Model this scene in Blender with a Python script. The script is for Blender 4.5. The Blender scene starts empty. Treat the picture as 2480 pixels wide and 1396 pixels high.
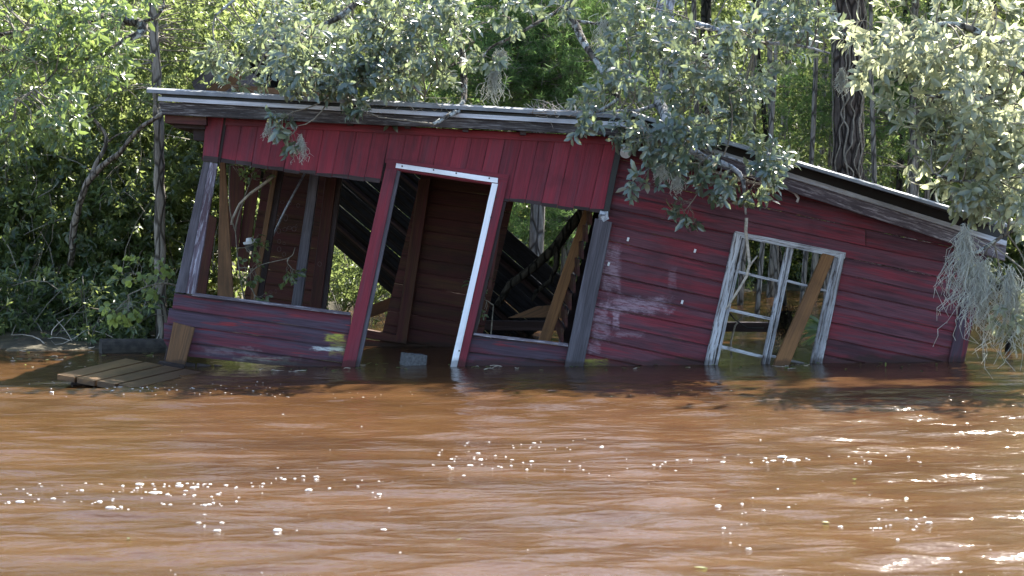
import bpy, math, random
import numpy as np
from mathutils import Vector, Matrix

random.seed(7)
RNG = np.random.default_rng(11)
scene = bpy.context.scene
COL = scene.collection

# ---------------------------------------------------------------- camera, sky, sun, exposure
CAM_H, F_PX, IMG_W, IMG_H, PY_H = 1.36, 5000.0, 2480.0, 1396.0, 520.0
PITCH = math.atan((IMG_H / 2 - PY_H) / F_PX)
cam_data = bpy.data.cameras.new('camera')
cam_data.sensor_width = 36.0
cam_data.lens = 36.0 * F_PX / IMG_W
cam_data.clip_end = 500.0
cam_data.dof.use_dof = True
cam_data.dof.focus_distance = 18.4
cam_data.dof.aperture_fstop = 6.0
cam = bpy.data.objects.new('camera', cam_data)
COL.objects.link(cam)
cam.location = (0, 0, CAM_H)
cam.rotation_euler = (math.radians(90) - PITCH, 0, 0)
scene.camera = cam

SUN_ELEV, SUN_ROT = math.radians(50), math.radians(28)   # high behind the cabin, to the right
world = bpy.data.worlds.new('World')
scene.world = world
world.use_nodes = True
wn, wl = world.node_tree.nodes, world.node_tree.links
sky = wn.new('ShaderNodeTexSky')
sky.sky_type = 'NISHITA'
sky.sun_disc = False
sky.sun_elevation = SUN_ELEV
sky.sun_rotation = SUN_ROT
wl.new(sky.outputs[0], wn['Background'].inputs[0])
wn['Background'].inputs[1].default_value = 0.11

sun_data = bpy.data.lights.new('sun', 'SUN')
sun_data.energy = 5.0
sun_data.angle = math.radians(0.53)
sun_data.color = (1.0, 0.95, 0.86)
sun = bpy.data.objects.new('sun', sun_data)
COL.objects.link(sun)
TO_SUN = Vector((math.sin(SUN_ROT) * math.cos(SUN_ELEV), math.cos(SUN_ROT) * math.cos(SUN_ELEV), math.sin(SUN_ELEV)))
sun.rotation_euler = TO_SUN.to_track_quat('Z', 'Y').to_euler()

scene.view_settings.view_transform = 'Standard'
scene.view_settings.look = 'None'
scene.view_settings.gamma = 1.0
scene.view_settings.exposure = 2.3
scene.view_settings.use_curve_mapping = False
scene.cycles.max_bounces = 8
scene.cycles.transparent_max_bounces = 8
scene.cycles.use_denoising = True

# ---------------------------------------------------------------- placing helpers
CAM_P = np.array([0, 0, CAM_H])
_R = np.array(cam.rotation_euler.to_matrix())

def ray(px, py):
    d = np.array([(px - IMG_W / 2) / F_PX, -(py - IMG_H / 2) / F_PX, -1.0])
    return _R @ d

def at(px, py, Y):
    d = ray(px, py)
    return CAM_P + d * (Y / d[1])

def on_water(px, py, z=0.0):
    d = ray(px, py)
    return CAM_P + d * ((z - CAM_H) / d[2])

class Plane:
    def __init__(self, p, n):
        self.p, self.n = np.array(p, float), np.array(n, float)
        self.n /= np.linalg.norm(self.n)
    def at(self, px, py, out=0.0):
        d = ray(px, py)
        q = self.p + self.n * out
        return CAM_P + d * (np.dot(q - CAM_P, self.n) / np.dot(d, self.n))

D0 = 18.53
_corner = at(1430, 620, D0)
LEFT = Plane(_corner, (0.02, -1, 0))
_yaw = math.radians(9.5)
RIGHT = Plane(_corner, (math.sin(_yaw), -math.cos(_yaw), 0))

# ---------------------------------------------------------------- object helpers
def tag(o, label=None, cat=None, group=None, kind=None):
    if label: o['label'] = label
    if cat: o['category'] = cat
    if group: o['group'] = group
    if kind: o['kind'] = kind
    return o

def empty(name, loc, parent=None):
    o = bpy.data.objects.new(name, None)
    COL.objects.link(o)
    o.location = loc
    o.empty_display_size = 0.1
    if parent: setparent(o, parent)
    return o

def world_loc(o):
    p = Vector((0, 0, 0))
    while o is not None:
        p += Vector(o.location)
        o = o.parent
    return p

def setparent(o, parent):
    # all parents are unrotated, so the world place is kept by a plain offset
    o.location = Vector(o.location) - world_loc(parent)
    o.parent = parent

class MB:
    def __init__(self):
        self.v, self.f, self.uv = [], [], []
    def add(self, verts, faces, uv=None):
        b = len(self.v)
        self.v.extend([tuple(p) for p in verts])
        self.f.extend([tuple(i + b for i in f) for f in faces])
        if uv is None:
            uv = [(p[0], p[2], p[1]) for p in verts]
        self.uv.extend([tuple(p) for p in uv])
        return self
    def tube(self, pts, radii, sides=6, cap=True):
        pts = np.asarray(pts, float)
        n = len(pts)
        r = np.broadcast_to(np.asarray(radii, float), (n,)) if np.ndim(radii) < 1 or len(np.atleast_1d(radii)) == n else np.linspace(radii[0], radii[1], n)
        V, F, UV = [], [], []
        prev = None
        acc = 0
        for i in range(n):
            t = pts[min(i + 1, n - 1)] - pts[max(i - 1, 0)]
            t = t / (np.linalg.norm(t) + 1e-9)
            a = np.array([0, 0, 1.0]) if abs(t[2]) < 0.9 else np.array([1.0, 0, 0])
            if prev is not None:
                a = prev
            u = a - t * np.dot(a, t)
            u /= np.linalg.norm(u) + 1e-9
            prev = u
            w = np.cross(t, u)
            if i: acc += np.linalg.norm(pts[i] - pts[i - 1])
            for k in range(sides):
                th = 2 * math.pi * k / sides
                V.append(pts[i] + r[i] * (u * math.cos(th) + w * math.sin(th)))
                UV.append((acc, th * r[i], 0.3))
        for i in range(n - 1):
            for k in range(sides):
                k2 = (k + 1) % sides
                F.append((i * sides + k, i * sides + k2, (i + 1) * sides + k2, (i + 1) * sides + k))
        if cap:
            F.append(tuple(range(sides))[::-1])
            F.append(tuple((n - 1) * sides + k for k in range(sides)))
        return self.add(V, F, UV)
    def box(self, c, sx, sy, sz, rot=None):
        V = [np.array([x * sx / 2, y * sy / 2, z * sz / 2]) for x in (-1, 1) for y in (-1, 1) for z in (-1, 1)]
        uv = [(v[0], v[2], v[1]) for v in V]
        if rot is not None:
            V = [np.array(rot) @ v for v in V]
        V = [v + np.array(c) for v in V]
        F = [(0, 1, 3, 2), (4, 6, 7, 5), (0, 4, 5, 1), (2, 3, 7, 6), (0, 2, 6, 4), (1, 5, 7, 3)]
        return self.add(V, F, uv)
    def build(self, name, mat, parent=None, smooth=False, origin=None):
        V = np.array(self.v, float)
        if origin is None:
            origin = np.array([(V[:, 0].min() + V[:, 0].max()) / 2, (V[:, 1].min() + V[:, 1].max()) / 2, V[:, 2].min()])
        me = bpy.data.meshes.new(name)
        me.from_pydata((V - origin).tolist(), [], self.f)
        a = me.attributes.new('buv', 'FLOAT_VECTOR', 'POINT')
        a.data.foreach_set('vector', np.array(self.uv, np.float32).ravel())
        me.materials.append(mat)
        if smooth:
            me.polygons.foreach_set('use_smooth', [True] * len(me.polygons))
        me.update()
        o = bpy.data.objects.new(name, me)
        COL.objects.link(o)
        o.location = origin
        if parent is not None:
            setparent(o, parent)
        return o

def bulk_mesh(name, V, tri_or_quads, mat, parent=None, smooth=False, origin=(0, 0, 0)):
    """V (n,3); list of face arrays, each (m,k)"""
    me = bpy.data.meshes.new(name)
    V = np.asarray(V, np.float32) - np.asarray(origin, np.float32)
    me.vertices.add(len(V))
    me.vertices.foreach_set('co', V.ravel())
    idx = np.concatenate([f.ravel() for f in tri_or_quads]).astype(np.int32)
    tot = np.concatenate([np.full(len(f), f.shape[1]) for f in tri_or_quads]).astype(np.int32)
    start = np.concatenate([[0], np.cumsum(tot)[:-1]]).astype(np.int32)
    me.loops.add(len(idx))
    me.loops.foreach_set('vertex_index', idx)
    me.polygons.add(len(tot))
    me.polygons.foreach_set('loop_start', start)
    if smooth:
        me.polygons.foreach_set('use_smooth', np.ones(len(tot), bool))
    me.materials.append(mat)
    me.update(calc_edges=True)
    me.validate()
    o = bpy.data.objects.new(name, me)
    COL.objects.link(o)
    o.location = origin
    if parent is not None:
        setparent(o, parent)
    return o

# ---------------------------------------------------------------- materials
class NT:
    def __init__(self, name):
        self.m = bpy.data.materials.new(name)
        self.m.use_nodes = True
        self.t = self.m.node_tree
        self.b = self.t.nodes['Principled BSDF']
        self.out = self.t.nodes['Material Output']
    def n(self, typ, **kw):
        x = self.t.nodes.new(typ)
        for k, v in kw.items():
            setattr(x, k, v)
        return x
    def l(self, a, b):
        self.t.links.new(a, b)
    def val(self, x, sock):
        if isinstance(x, (int, float)):
            sock.default_value = x
        elif isinstance(x, (tuple, list)):
            sock.default_value = tuple(x) + ((1,) if len(x) == 3 and sock.type == 'RGBA' else ())
        else:
            self.l(x, sock)
    def math(self, op, a, b=0.0, c=None, clamp=False):
        x = self.n('ShaderNodeMath', operation=op, use_clamp=clamp)
        self.val(a, x.inputs[0]); self.val(b, x.inputs[1])
        if c is not None: self.val(c, x.inputs[2])
        return x.outputs[0]
    def mix(self, f, a, b, mode='MIX'):
        x = self.n('ShaderNodeMix', data_type='RGBA', blend_type=mode)
        self.val(f, x.inputs['Factor'])
        self.val(a, [s for s in x.inputs if s.name == 'A' and s.type == 'RGBA'][0])
        self.val(b, [s for s in x.inputs if s.name == 'B' and s.type == 'RGBA'][0])
        return [s for s in x.outputs if s.type == 'RGBA'][0]
    def noise(self, vec, scale, detail=4, rough=0.55):
        x = self.n('ShaderNodeTexNoise')
        x.inputs['Scale'].default_value = scale
        x.inputs['Detail'].default_value = detail
        x.inputs['Roughness'].default_value = rough
        if vec is not None: self.l(vec, x.inputs['Vector'])
        return x.outputs['Fac']
    def ramp(self, f, a, b):
        x = self.n('ShaderNodeMapRange', interpolation_type='SMOOTHSTEP')
        self.l(f, x.inputs['Value'])
        x.inputs['From Min'].default_value = a
        x.inputs['From Max'].default_value = b
        return x.outputs['Result']
    def vmul(self, v, s):
        x = self.n('ShaderNodeVectorMath', operation='MULTIPLY')
        self.l(v, x.inputs[0]); x.inputs[1].default_value = s
        return x.outputs[0]
    def bump(self, h, strength, dist):
        x = self.n('ShaderNodeBump')
        x.inputs['Strength'].default_value = strength
        x.inputs['Distance'].default_value = dist
        self.l(h, x.inputs['Height'])
        self.l(x.outputs['Normal'], self.b.inputs['Normal'])
    def attr(self, name):
        x = self.n('ShaderNodeAttribute', attribute_name=name)
        return x.outputs['Vector']

def wood(name, base, worn, dark, wear=(0.5, 0.62), grain=0.5, rough=0.75, patches=(), bumpd=0.004, alt=None, pale=None, stain=0.3, rv=0.3):
    m = NT(name)
    buv = m.attr('buv')
    pos = m.n('ShaderNodeNewGeometry').outputs['Position']
    rnd = m.n('ShaderNodeObjectInfo').outputs['Random']
    g1 = m.noise(m.vmul(buv, (3.0, 90.0, 1.0)), 1.0, 5, 0.6)
    g2 = m.noise(m.vmul(buv, (1.2, 14.0, 1.0)), 1.0, 6, 0.62)
    g3 = m.noise(pos, 1.6, 5, 0.6)
    c = m.mix(m.ramp(g2, *wear), base, worn)
    if alt is not None:
        g4 = m.noise(m.vmul(buv, (2.2, 22.0, 1.0)), 1.0, 3, 0.5)
        c = m.mix(m.ramp(g4, 0.58, 0.7), c, alt)
    if pale is not None:
        g5 = m.noise(m.vmul(buv, (5.0, 60.0, 1.0)), 1.0, 6, 0.7)
        c = m.mix(m.ramp(g5, 0.5, 0.6), c, pale)
    c = m.mix(m.math('MULTIPLY', m.ramp(g1, 0.35, 0.7), grain), c, dark)
    c = m.mix(m.math('MULTIPLY', m.ramp(g3, 0.52, 0.72), 0.55), c, dark)
    g6 = m.noise(m.vmul(buv, (0.9, 11.0, 1.0)), 1.0, 6, 0.68)
    c = m.mix(m.math('MULTIPLY', m.ramp(g6, 0.46, 0.66), stain), c, dark)
    for (p, w, col, amt) in patches:         # worn stains: centre (x,z), half size (x,z)
        sep = m.n('ShaderNodeSeparateXYZ'); m.l(pos, sep.inputs[0])
        wob = m.math('MULTIPLY', m.math('SUBTRACT', m.noise(pos, 16.0, 5, 0.7), 0.5), 1.7)
        dx = m.math('DIVIDE', m.math('ABSOLUTE', m.math('SUBTRACT', sep.outputs[0], p[0])), w[0])
        dz = m.math('DIVIDE', m.math('ABSOLUTE', m.math('SUBTRACT', sep.outputs[2], p[1])), w[1])
        d = m.math('ADD', m.math('MAXIMUM', dx, dz), wob)
        k = m.ramp(d, 1.25, 0.55)
        sc = m.noise(m.vmul(buv, (9.0, 55.0, 1.0)), 1.0, 6, 0.75)
        k = m.math('MULTIPLY', m.math('MULTIPLY', k, m.ramp(sc, 0.36, 0.6)), amt)
        c = m.mix(k, c, col)
    sepz = m.n('ShaderNodeSeparateXYZ'); m.l(pos, sepz.inputs[0])
    hz = m.math('ADD', sepz.outputs[2], m.math('MULTIPLY', m.math('SUBTRACT', m.noise(pos, 7.0, 4, 0.6), 0.5), 0.12))
    c = m.mix(m.math('MULTIPLY', m.ramp(hz, 0.075, 0.035), 0.65), c, (0.022, 0.014, 0.010))
    hsv = m.n('ShaderNodeHueSaturation')
    m.l(c, hsv.inputs['Color'])
    m.l(m.math('MULTIPLY_ADD', rnd, rv, 1.0 - rv / 2), hsv.inputs['Value'])
    m.l(hsv.outputs[0], m.b.inputs['Base Color'])
    m.b.inputs['Roughness'].default_value = rough
    m.b.inputs['Specular IOR Level'].default_value = 0.3
    m.bump(m.math('ADD', g1, m.math('MULTIPLY', g2, 0.8)), 0.7, bumpd)
    return m.m

def wx(px, py, pl):  # wall place (x,z) of a stain
    p = pl.at(px, py)
    return (p[0], p[2])
def sz(w, h):
    return (w * 0.00371 / 2, h * 0.00371 / 2)

PALE = (0.30, 0.21, 0.255)
YEL = (0.38, 0.36, 0.05)
M_RED = wood('red_painted_wood', (0.225, 0.027, 0.043), (0.165, 0.035, 0.052), (0.055, 0.014, 0.020), (0.45, 0.65), 0.35, stain=0.38)
M_RED_SIDE = wood('red_siding_worn', (0.205, 0.027, 0.041), (0.125, 0.046, 0.063), (0.030, 0.014, 0.020), (0.38, 0.56), 0.5, stain=0.7,
    patches=[(wx(1480, 650, RIGHT), sz(44, 110), PALE, 0.75), (wx(1545, 740, RIGHT), sz(150, 40), PALE, 0.8),
             (wx(1455, 780, RIGHT), sz(40, 90), PALE, 0.7), (wx(1492, 775, RIGHT), sz(16, 45), PALE, 0.9),
             (wx(1520, 810, RIGHT), sz(70, 14), PALE, 0.6), (wx(1440, 845, RIGHT), sz(30, 26), PALE, 0.6),
             (wx(1438, 878, RIGHT), sz(70, 18), YEL, 0.8), (wx(1628, 675, RIGHT), sz(20, 50), PALE, 0.35)])
M_RED_LOW = wood('red_siding_weathered', (0.130, 0.027, 0.040), (0.074, 0.048, 0.068), (0.028, 0.016, 0.025), (0.40, 0.58), 0.6, stain=0.5,
    alt=(0.26, 0.028, 0.032),
    patches=[(wx(810, 818, LEFT), sz(44, 16), YEL, 0.9), (wx(795, 845, LEFT), sz(70, 10), (0.5, 0.52, 0.5), 0.9),
             (wx(640, 875, LEFT), sz(150, 22), (0.25, 0.25, 0.2), 0.6), (wx(820, 838, LEFT), sz(40, 44), YEL, 0.35),
             (wx(560, 850, LEFT), sz(120, 20), (0.22, 0.19, 0.2), 0.5)])
M_WHITE_WORN = wood('peeling_white_paint', (0.58, 0.59, 0.64), (0.40, 0.40, 0.43), (0.06, 0.05, 0.05), (0.42, 0.6), 0.45, pale=(0.13, 0.11, 0.10))
M_WHITE = wood('white_trim_paint', (0.86, 0.88, 0.94), (0.78, 0.80, 0.86), (0.4, 0.4, 0.42), (0.5, 0.7), 0.15, rough=0.45, bumpd=0.001)
M_GREYWOOD = wood('grey_weathered_wood', (0.085, 0.075, 0.088), (0.13, 0.118, 0.138), (0.03, 0.026, 0.03), (0.42, 0.6), 0.6)
M_POSTPALE = wood('post_with_flaking_white_paint', (0.17, 0.15, 0.19), (0.10, 0.065, 0.085), (0.03, 0.02, 0.02), (0.42, 0.55), 0.6, pale=(0.38, 0.37, 0.43))
M_FASCIA = wood('rotting_dark_fascia', (0.045, 0.036, 0.036), (0.10, 0.085, 0.08), (0.012, 0.01, 0.01), (0.45, 0.6), 0.6, pale=(0.22, 0.205, 0.2), bumpd=0.01)
M_FASCIA2 = wood('grey_purple_fascia', (0.17, 0.145, 0.17), (0.12, 0.095, 0.115), (0.04, 0.03, 0.035), (0.45, 0.6), 0.5, pale=(0.42, 0.38, 0.41), bumpd=0.008)
M_DARKEND = wood('dark_wet_wood', (0.045, 0.03, 0.03), (0.07, 0.05, 0.055), (0.015, 0.01, 0.01))
M_TAN = wood('tan_raw_lumber', (0.26, 0.125, 0.05), (0.20, 0.10, 0.045), (0.06, 0.03, 0.015), (0.45, 0.65), 0.45, bumpd=0.0015)
M_BROWN = wood('brown_lumber', (0.15, 0.075, 0.035), (0.10, 0.055, 0.03), (0.03, 0.018, 0.01), (0.45, 0.65), 0.5)
M_DECK = wood('wet_deck_planks', (0.17, 0.095, 0.04), (0.125, 0.07, 0.03), (0.04, 0.022, 0.012), (0.4, 0.65), 0.4, rough=0.4)
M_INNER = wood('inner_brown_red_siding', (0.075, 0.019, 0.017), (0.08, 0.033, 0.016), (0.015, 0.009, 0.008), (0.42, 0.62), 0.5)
M_DRIP = wood('pale_crusted_drip_edge', (0.58, 0.60, 0.66), (0.42, 0.43, 0.48), (0.16, 0.16, 0.16), (0.4, 0.6), 0.45, rough=0.6, bumpd=0.006)

def plain(name, col, rough=0.5, metal=0.0, var=0.25, scale=6.0, bump=0.0, spec=0.4):
    m = NT(name)
    pos = m.n('ShaderNodeNewGeometry').outputs['Position']
    n = m.noise(pos, scale, 5, 0.6)
    c = m.mix(m.ramp(n, 0.3, 0.72), tuple(x * (1 - var) for x in col), tuple(min(1, x * (1 + var)) for x in col))
    m.l(c, m.b.inputs['Base Color'])
    m.b.inputs['Roughness'].default_value = rough
    m.b.inputs['Metallic'].default_value = metal
    m.b.inputs['Specular IOR Level'].default_value = spec
    if bump:
        m.bump(m.noise(pos, scale * 4, 5, 0.65), 0.8, bump)
    return m.m

M_METAL = plain('galvanised_roof_metal', (0.17, 0.18, 0.20), 0.5, 0.3, 0.3, 5.0)
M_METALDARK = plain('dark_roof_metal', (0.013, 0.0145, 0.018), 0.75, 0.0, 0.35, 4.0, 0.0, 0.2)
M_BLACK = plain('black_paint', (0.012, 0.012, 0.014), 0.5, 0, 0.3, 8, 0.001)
M_WPLASTIC = plain('white_plastic', (0.62, 0.62, 0.64), 0.35, 0, 0.12, 20)
M_TIN = plain('crumpled_tin', (0.32, 0.34, 0.38), 0.45, 0.4, 0.4, 40, 0.004)
M_CONCRETE = plain('grey_concrete_block', (0.10, 0.10, 0.105), 0.95, 0, 0.35, 50, 0.003)
M_FOAM = plain('white_water_foam', (0.66, 0.65, 0.63), 0.25, 0, 0.08, 40)
M_CHALK = plain('chalk_line', (0.13, 0.085, 0.09), 0.95, 0, 0.4, 60)
M_GROUND = plain('wet_leaf_litter_ground', (0.055, 0.045, 0.025), 0.95, 0, 0.6, 3, 0.03)
M_DEADTWIG = plain('dead_grey_twig', (0.36, 0.32, 0.27), 0.9, 0, 0.35, 30, 0.001)
M_LOG = plain('dark_soaked_log', (0.035, 0.03, 0.025), 0.8, 0, 0.5, 14, 0.004)
M_ROPE = plain('dark_cable', (0.03, 0.028, 0.027), 0.7, 0, 0.3, 30)

def bark(name, a, b, scale, stretch, lich=None, depth=0.02):
    m = NT(name)
    pos = m.n('ShaderNodeNewGeometry').outputs['Position']
    v = m.vmul(pos, (scale, scale, scale / stretch))
    n1 = m.noise(v, 1.0, 6, 0.65)
    vo = m.n('ShaderNodeTexVoronoi', feature='DISTANCE_TO_EDGE')
    m.l(v, vo.inputs['Vector']); vo.inputs['Scale'].default_value = 0.6
    e = m.ramp(vo.outputs['Distance'], 0.0, 0.16)
    c = m.mix(m.ramp(n1, 0.3, 0.7), a, b)
    c = m.mix(m.math('SUBTRACT', 1.0, e), c, tuple(x * 0.4 for x in a))
    if lich:
        c = m.mix(m.ramp(m.noise(pos, 9.0, 5, 0.65), 0.50, 0.62), c, lich)
    m.l(c, m.b.inputs['Base Color'])
    m.b.inputs['Roughness'].default_value = 0.95
    m.b.inputs['Specular IOR Level'].default_value = 0.15
    m.bump(m.math('ADD', n1, e), 1.0, depth)
    return m.m

M_BARK = bark('grey_bark', (0.14, 0.12, 0.10), (0.28, 0.25, 0.215), 22, 4, None, 0.012)
M_PINEBARK = bark('pine_bark', (0.060, 0.044, 0.036), (0.125, 0.098, 0.082), 16, 3.5, None, 0.03)
M_LICHEN = bark('lichen_spotted_bark', (0.075, 0.065, 0.055), (0.15, 0.13, 0.11), 26, 2.5, (0.40, 0.42, 0.40), 0.01)
M_PALEBARK = bark('pale_lichen_bark', (0.26, 0.26, 0.27), (0.40, 0.40, 0.42), 20, 2, (0.52, 0.52, 0.55), 0.01)
M_DARKBARK = bark('dark_wet_bark', (0.025, 0.022, 0.018), (0.06, 0.05, 0.04), 20, 2.5, None, 0.02)
M_VINE = plain('dry_vine', (0.20, 0.165, 0.125), 0.9, 0, 0.35, 20, 0.002)
M_TWIG = plain('brown_twig', (0.19, 0.165, 0.13), 0.9, 0, 0.4, 20)

def leafmat(name, c1, c2, trans, tfac, rough=0.35, spec=0.5, odd=None, coat=0.0):
    m = NT(name)
    geo = m.n('ShaderNodeNewGeometry')
    r = geo.outputs['Random Per Island']
    c = m.mix(r, c1, c2)
    n = m.noise(geo.outputs['Position'], 1.3, 3, 0.6)
    c = m.mix(m.math('MULTIPLY', m.ramp(n, 0.35, 0.7), 0.5), c, tuple(x * 0.6 for x in c1))
    if odd:
        c = m.mix(m.ramp(r, 0.955, 0.965), c, odd)
    m.l(c, m.b.inputs['Base Color'])
    m.b.inputs['Roughness'].default_value = rough
    m.b.inputs['Specular IOR Level'].default_value = spec
    m.b.inputs['Coat Weight'].default_value = coat
    m.b.inputs['Coat Roughness'].default_value = 0.22
    tr = m.n('ShaderNodeBsdfTranslucent')
    m.l(m.mix(r, tuple(x * 0.4 for x in trans), trans), tr.inputs['Color'])
    mx = m.n('ShaderNodeMixShader')
    mx.inputs[0].default_value = tfac
    m.l(m.b.outputs[0], mx.inputs[1]); m.l(tr.outputs[0], mx.inputs[2])
    m.l(mx.outputs[0], m.out.inputs['Surface'])
    return m.m

M_LAUREL = leafmat('glossy_laurel_leaves', (0.038, 0.068, 0.044), (0.135, 0.17, 0.128), (0.46, 0.55, 0.26), 0.35, 0.30, 1.0, (0.16, 0.12, 0.04), 0.6)
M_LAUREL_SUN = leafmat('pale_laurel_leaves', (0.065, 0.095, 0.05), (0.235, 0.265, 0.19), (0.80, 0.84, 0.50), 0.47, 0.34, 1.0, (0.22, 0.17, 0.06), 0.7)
M_LAUREL_GREEN = leafmat('bright_green_laurel_leaves', (0.06, 0.105, 0.04), (0.12, 0.17, 0.07), (0.40, 0.54, 0.14), 0.40, 0.38, 0.9)
M_LEAF = leafmat('woodland_leaves', (0.055, 0.090, 0.028), (0.12, 0.165, 0.055), (0.36, 0.44, 0.14), 0.46, 0.45, 0.5)
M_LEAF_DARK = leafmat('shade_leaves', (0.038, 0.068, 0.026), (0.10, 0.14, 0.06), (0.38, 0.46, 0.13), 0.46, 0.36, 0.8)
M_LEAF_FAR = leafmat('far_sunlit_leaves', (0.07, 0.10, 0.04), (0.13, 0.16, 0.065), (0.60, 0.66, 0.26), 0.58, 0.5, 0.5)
M_LEAF_LIME = leafmat('lime_maple_leaves', (0.10, 0.16, 0.04), (0.18, 0.24, 0.07), (0.62, 0.72, 0.18), 0.50, 0.4, 0.6)
M_NEEDLE = leafmat('soft_cypress_needles', (0.06, 0.115, 0.048), (0.095, 0.155, 0.065), (0.34, 0.54, 0.16), 0.50, 0.7, 0.2)
M_MOSS = leafmat('grey_spanish_moss', (0.56, 0.56, 0.50), (0.75, 0.75, 0.68), (0.85, 0.85, 0.74), 0.5, 0.9, 0.1)
M_FROND = leafmat('palmetto_fronds', (0.10, 0.17, 0.09), (0.16, 0.24, 0.14), (0.3, 0.4, 0.1), 0.25, 0.35, 0.5)

# water: opaque silt-laden river, diffuse body with a clear skin
def water_mat():
    m = NT('muddy_river_water')
    pos = m.n('ShaderNodeNewGeometry').outputs['Position']
    n = m.noise(m.vmul(pos, (0.5, 1.6, 1.0)), 1.0, 5, 0.6)
    c = m.mix(m.ramp(n, 0.3, 0.7), (0.047, 0.0228, 0.0093), (0.073, 0.0358, 0.0146))
    m.l(c, m.b.inputs['Base Color'])
    m.b.inputs['Roughness'].default_value = 0.11
    m.b.inputs['IOR'].default_value = 1.33
    m.b.inputs['Specular IOR Level'].default_value = 0.34
    w1 = m.noise(m.vmul(pos, (3.5, 12.0, 1.0)), 1.0, 3, 0.5)
    w2 = m.noise(m.vmul(pos, (10.0, 36.0, 1.0)), 1.0, 3, 0.55)
    h = m.math('ADD', m.math('MULTIPLY', w1, 1.0), m.math('MULTIPLY', w2, 0.3))
    m.bump(h, 0.55, 0.03)
    return m.m
M_WATER = water_mat()

# ---------------------------------------------------------------- water and ground
_wr = np.random.default_rng(5)
_WK = []
for i in range(110):
    lam = float(np.clip(0.34 * math.exp(_wr.normal(0, 0.48)), 0.13, 0.95))
    ang = _wr.normal(0, 0.30) + 0.06
    k = 2 * math.pi / lam
    _WK.append((k * math.sin(ang), k * math.cos(ang), 0.0185 * (0.5 + _wr.random()) / k, _wr.random() * 6.28))
for i in range(14):
    lam = _wr.uniform(1.0, 2.8)
    ang = _wr.normal(0, 0.35) + 0.1
    k = 2 * math.pi / lam
    _WK.append((k * math.sin(ang), k * math.cos(ang), 0.011 / k, _wr.random() * 6.28))
def water_z(x, y):
    x = np.asarray(x, float); y = np.asarray(y, float)
    wx_ = x + 0.10 * np.sin(y * 0.9 + 1.0)
    wy_ = y + 0.08 * np.sin(x * 1.1 + 0.4)
    z = np.zeros(np.broadcast(x, y).shape)
    for kx, ky, a, p in _WK:
        z = z + a * np.sin(kx * wx_ + ky * wy_ + p)
    env = 0.95 + 0.3 * np.sin(x * 0.55 + y * 0.4 + 0.7) * np.sin(y * 0.45 - x * 0.3 + 2.0)
    near = np.clip((18.6 - y) / 3.0, 0.22, 1.0)
    far = np.clip((60 - y) / 30.0, 0.1, 1.0)
    return z * env * near * far

def make_water():
    xs = np.concatenate([np.linspace(-90, -9, 24)[:-1], np.arange(-9, 9, 0.06), np.linspace(9, 90, 24)])
    ys = np.concatenate([np.linspace(-30, 5, 14)[:-1], np.arange(5, 21, 0.025), np.arange(21, 46, 0.18), np.linspace(46, 90, 10)])
    X, Y = np.meshgrid(xs, ys)
    Z = water_z(X, Y) * ((np.abs(X) < 9.5) & (Y > 5) & (Y < 46))
    V = np.stack([X, Y, Z], -1).reshape(-1, 3)
    nx, ny = len(xs), len(ys)
    i = np.arange((ny - 1) * (nx - 1)); r, c = i // (nx - 1), i % (nx - 1)
    q = np.stack([r * nx + c, r * nx + c + 1, (r + 1) * nx + c + 1, (r + 1) * nx + c], -1)
    o = bulk_mesh('river_water', V, [q], M_WATER, smooth=True)
    tag(o, 'brown muddy flood water flowing past the sunken cabin', 'water', kind='structure')
make_water()

def shore_y(x):
    t = np.clip((np.asarray(x) + 3.6) / 2.2, 0, 1)
    t = t * t * (3 - 2 * t)
    return 20.9 + 15.5 * t + 0.4 * np.sin(np.asarray(x) * 1.7) + 0.25 * np.sin(np.asarray(x) * 4.1)

def ground_z(x, y):
    d = y - shore_y(x)
    return np.where(d < 0, np.maximum(-1.2, d * 0.35), np.minimum(0.9, d * 0.10)) + 0.03 * np.sin(x * 3.1) * np.sin(y * 2.7)

def make_ground():
    xs = np.concatenate([np.linspace(-300, -20, 15)[:-1], np.arange(-20, 20, 0.5), np.linspace(20, 300, 15)])
    ys = np.concatenate([np.linspace(-60, 18, 12)[:-1], np.arange(18, 62, 0.5), np.linspace(62, 420, 14)])
    X, Y = np.meshgrid(xs, ys)
    Z = ground_z(X, Y)
    V = np.stack([X, Y, Z], -1).reshape(-1, 3)
    nx, ny = len(xs), len(ys)
    i = np.arange((ny - 1) * (nx - 1)); r, c = i // (nx - 1), i % (nx - 1)
    q = np.stack([r * nx + c, r * nx + c + 1, (r + 1) * nx + c + 1, (r + 1) * nx + c], -1)
    o = bulk_mesh('ground', V, [q], M_GROUND, smooth=True)
    tag(o, 'dark leaf littered river bank under the trees', 'ground', kind='structure')
make_ground()

# ---------------------------------------------------------------- the cabin
CABIN = empty('cabin', at(1400, 888, D0 + 1.2) * np.array([1, 1, 0]))
tag(CABIN, 'red wooden cabin tilted and half sunk in brown flood water', 'cabin', kind='thing')

def part(name, px, py, Y):
    return empty(name, at(px, py, Y), CABIN)

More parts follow.
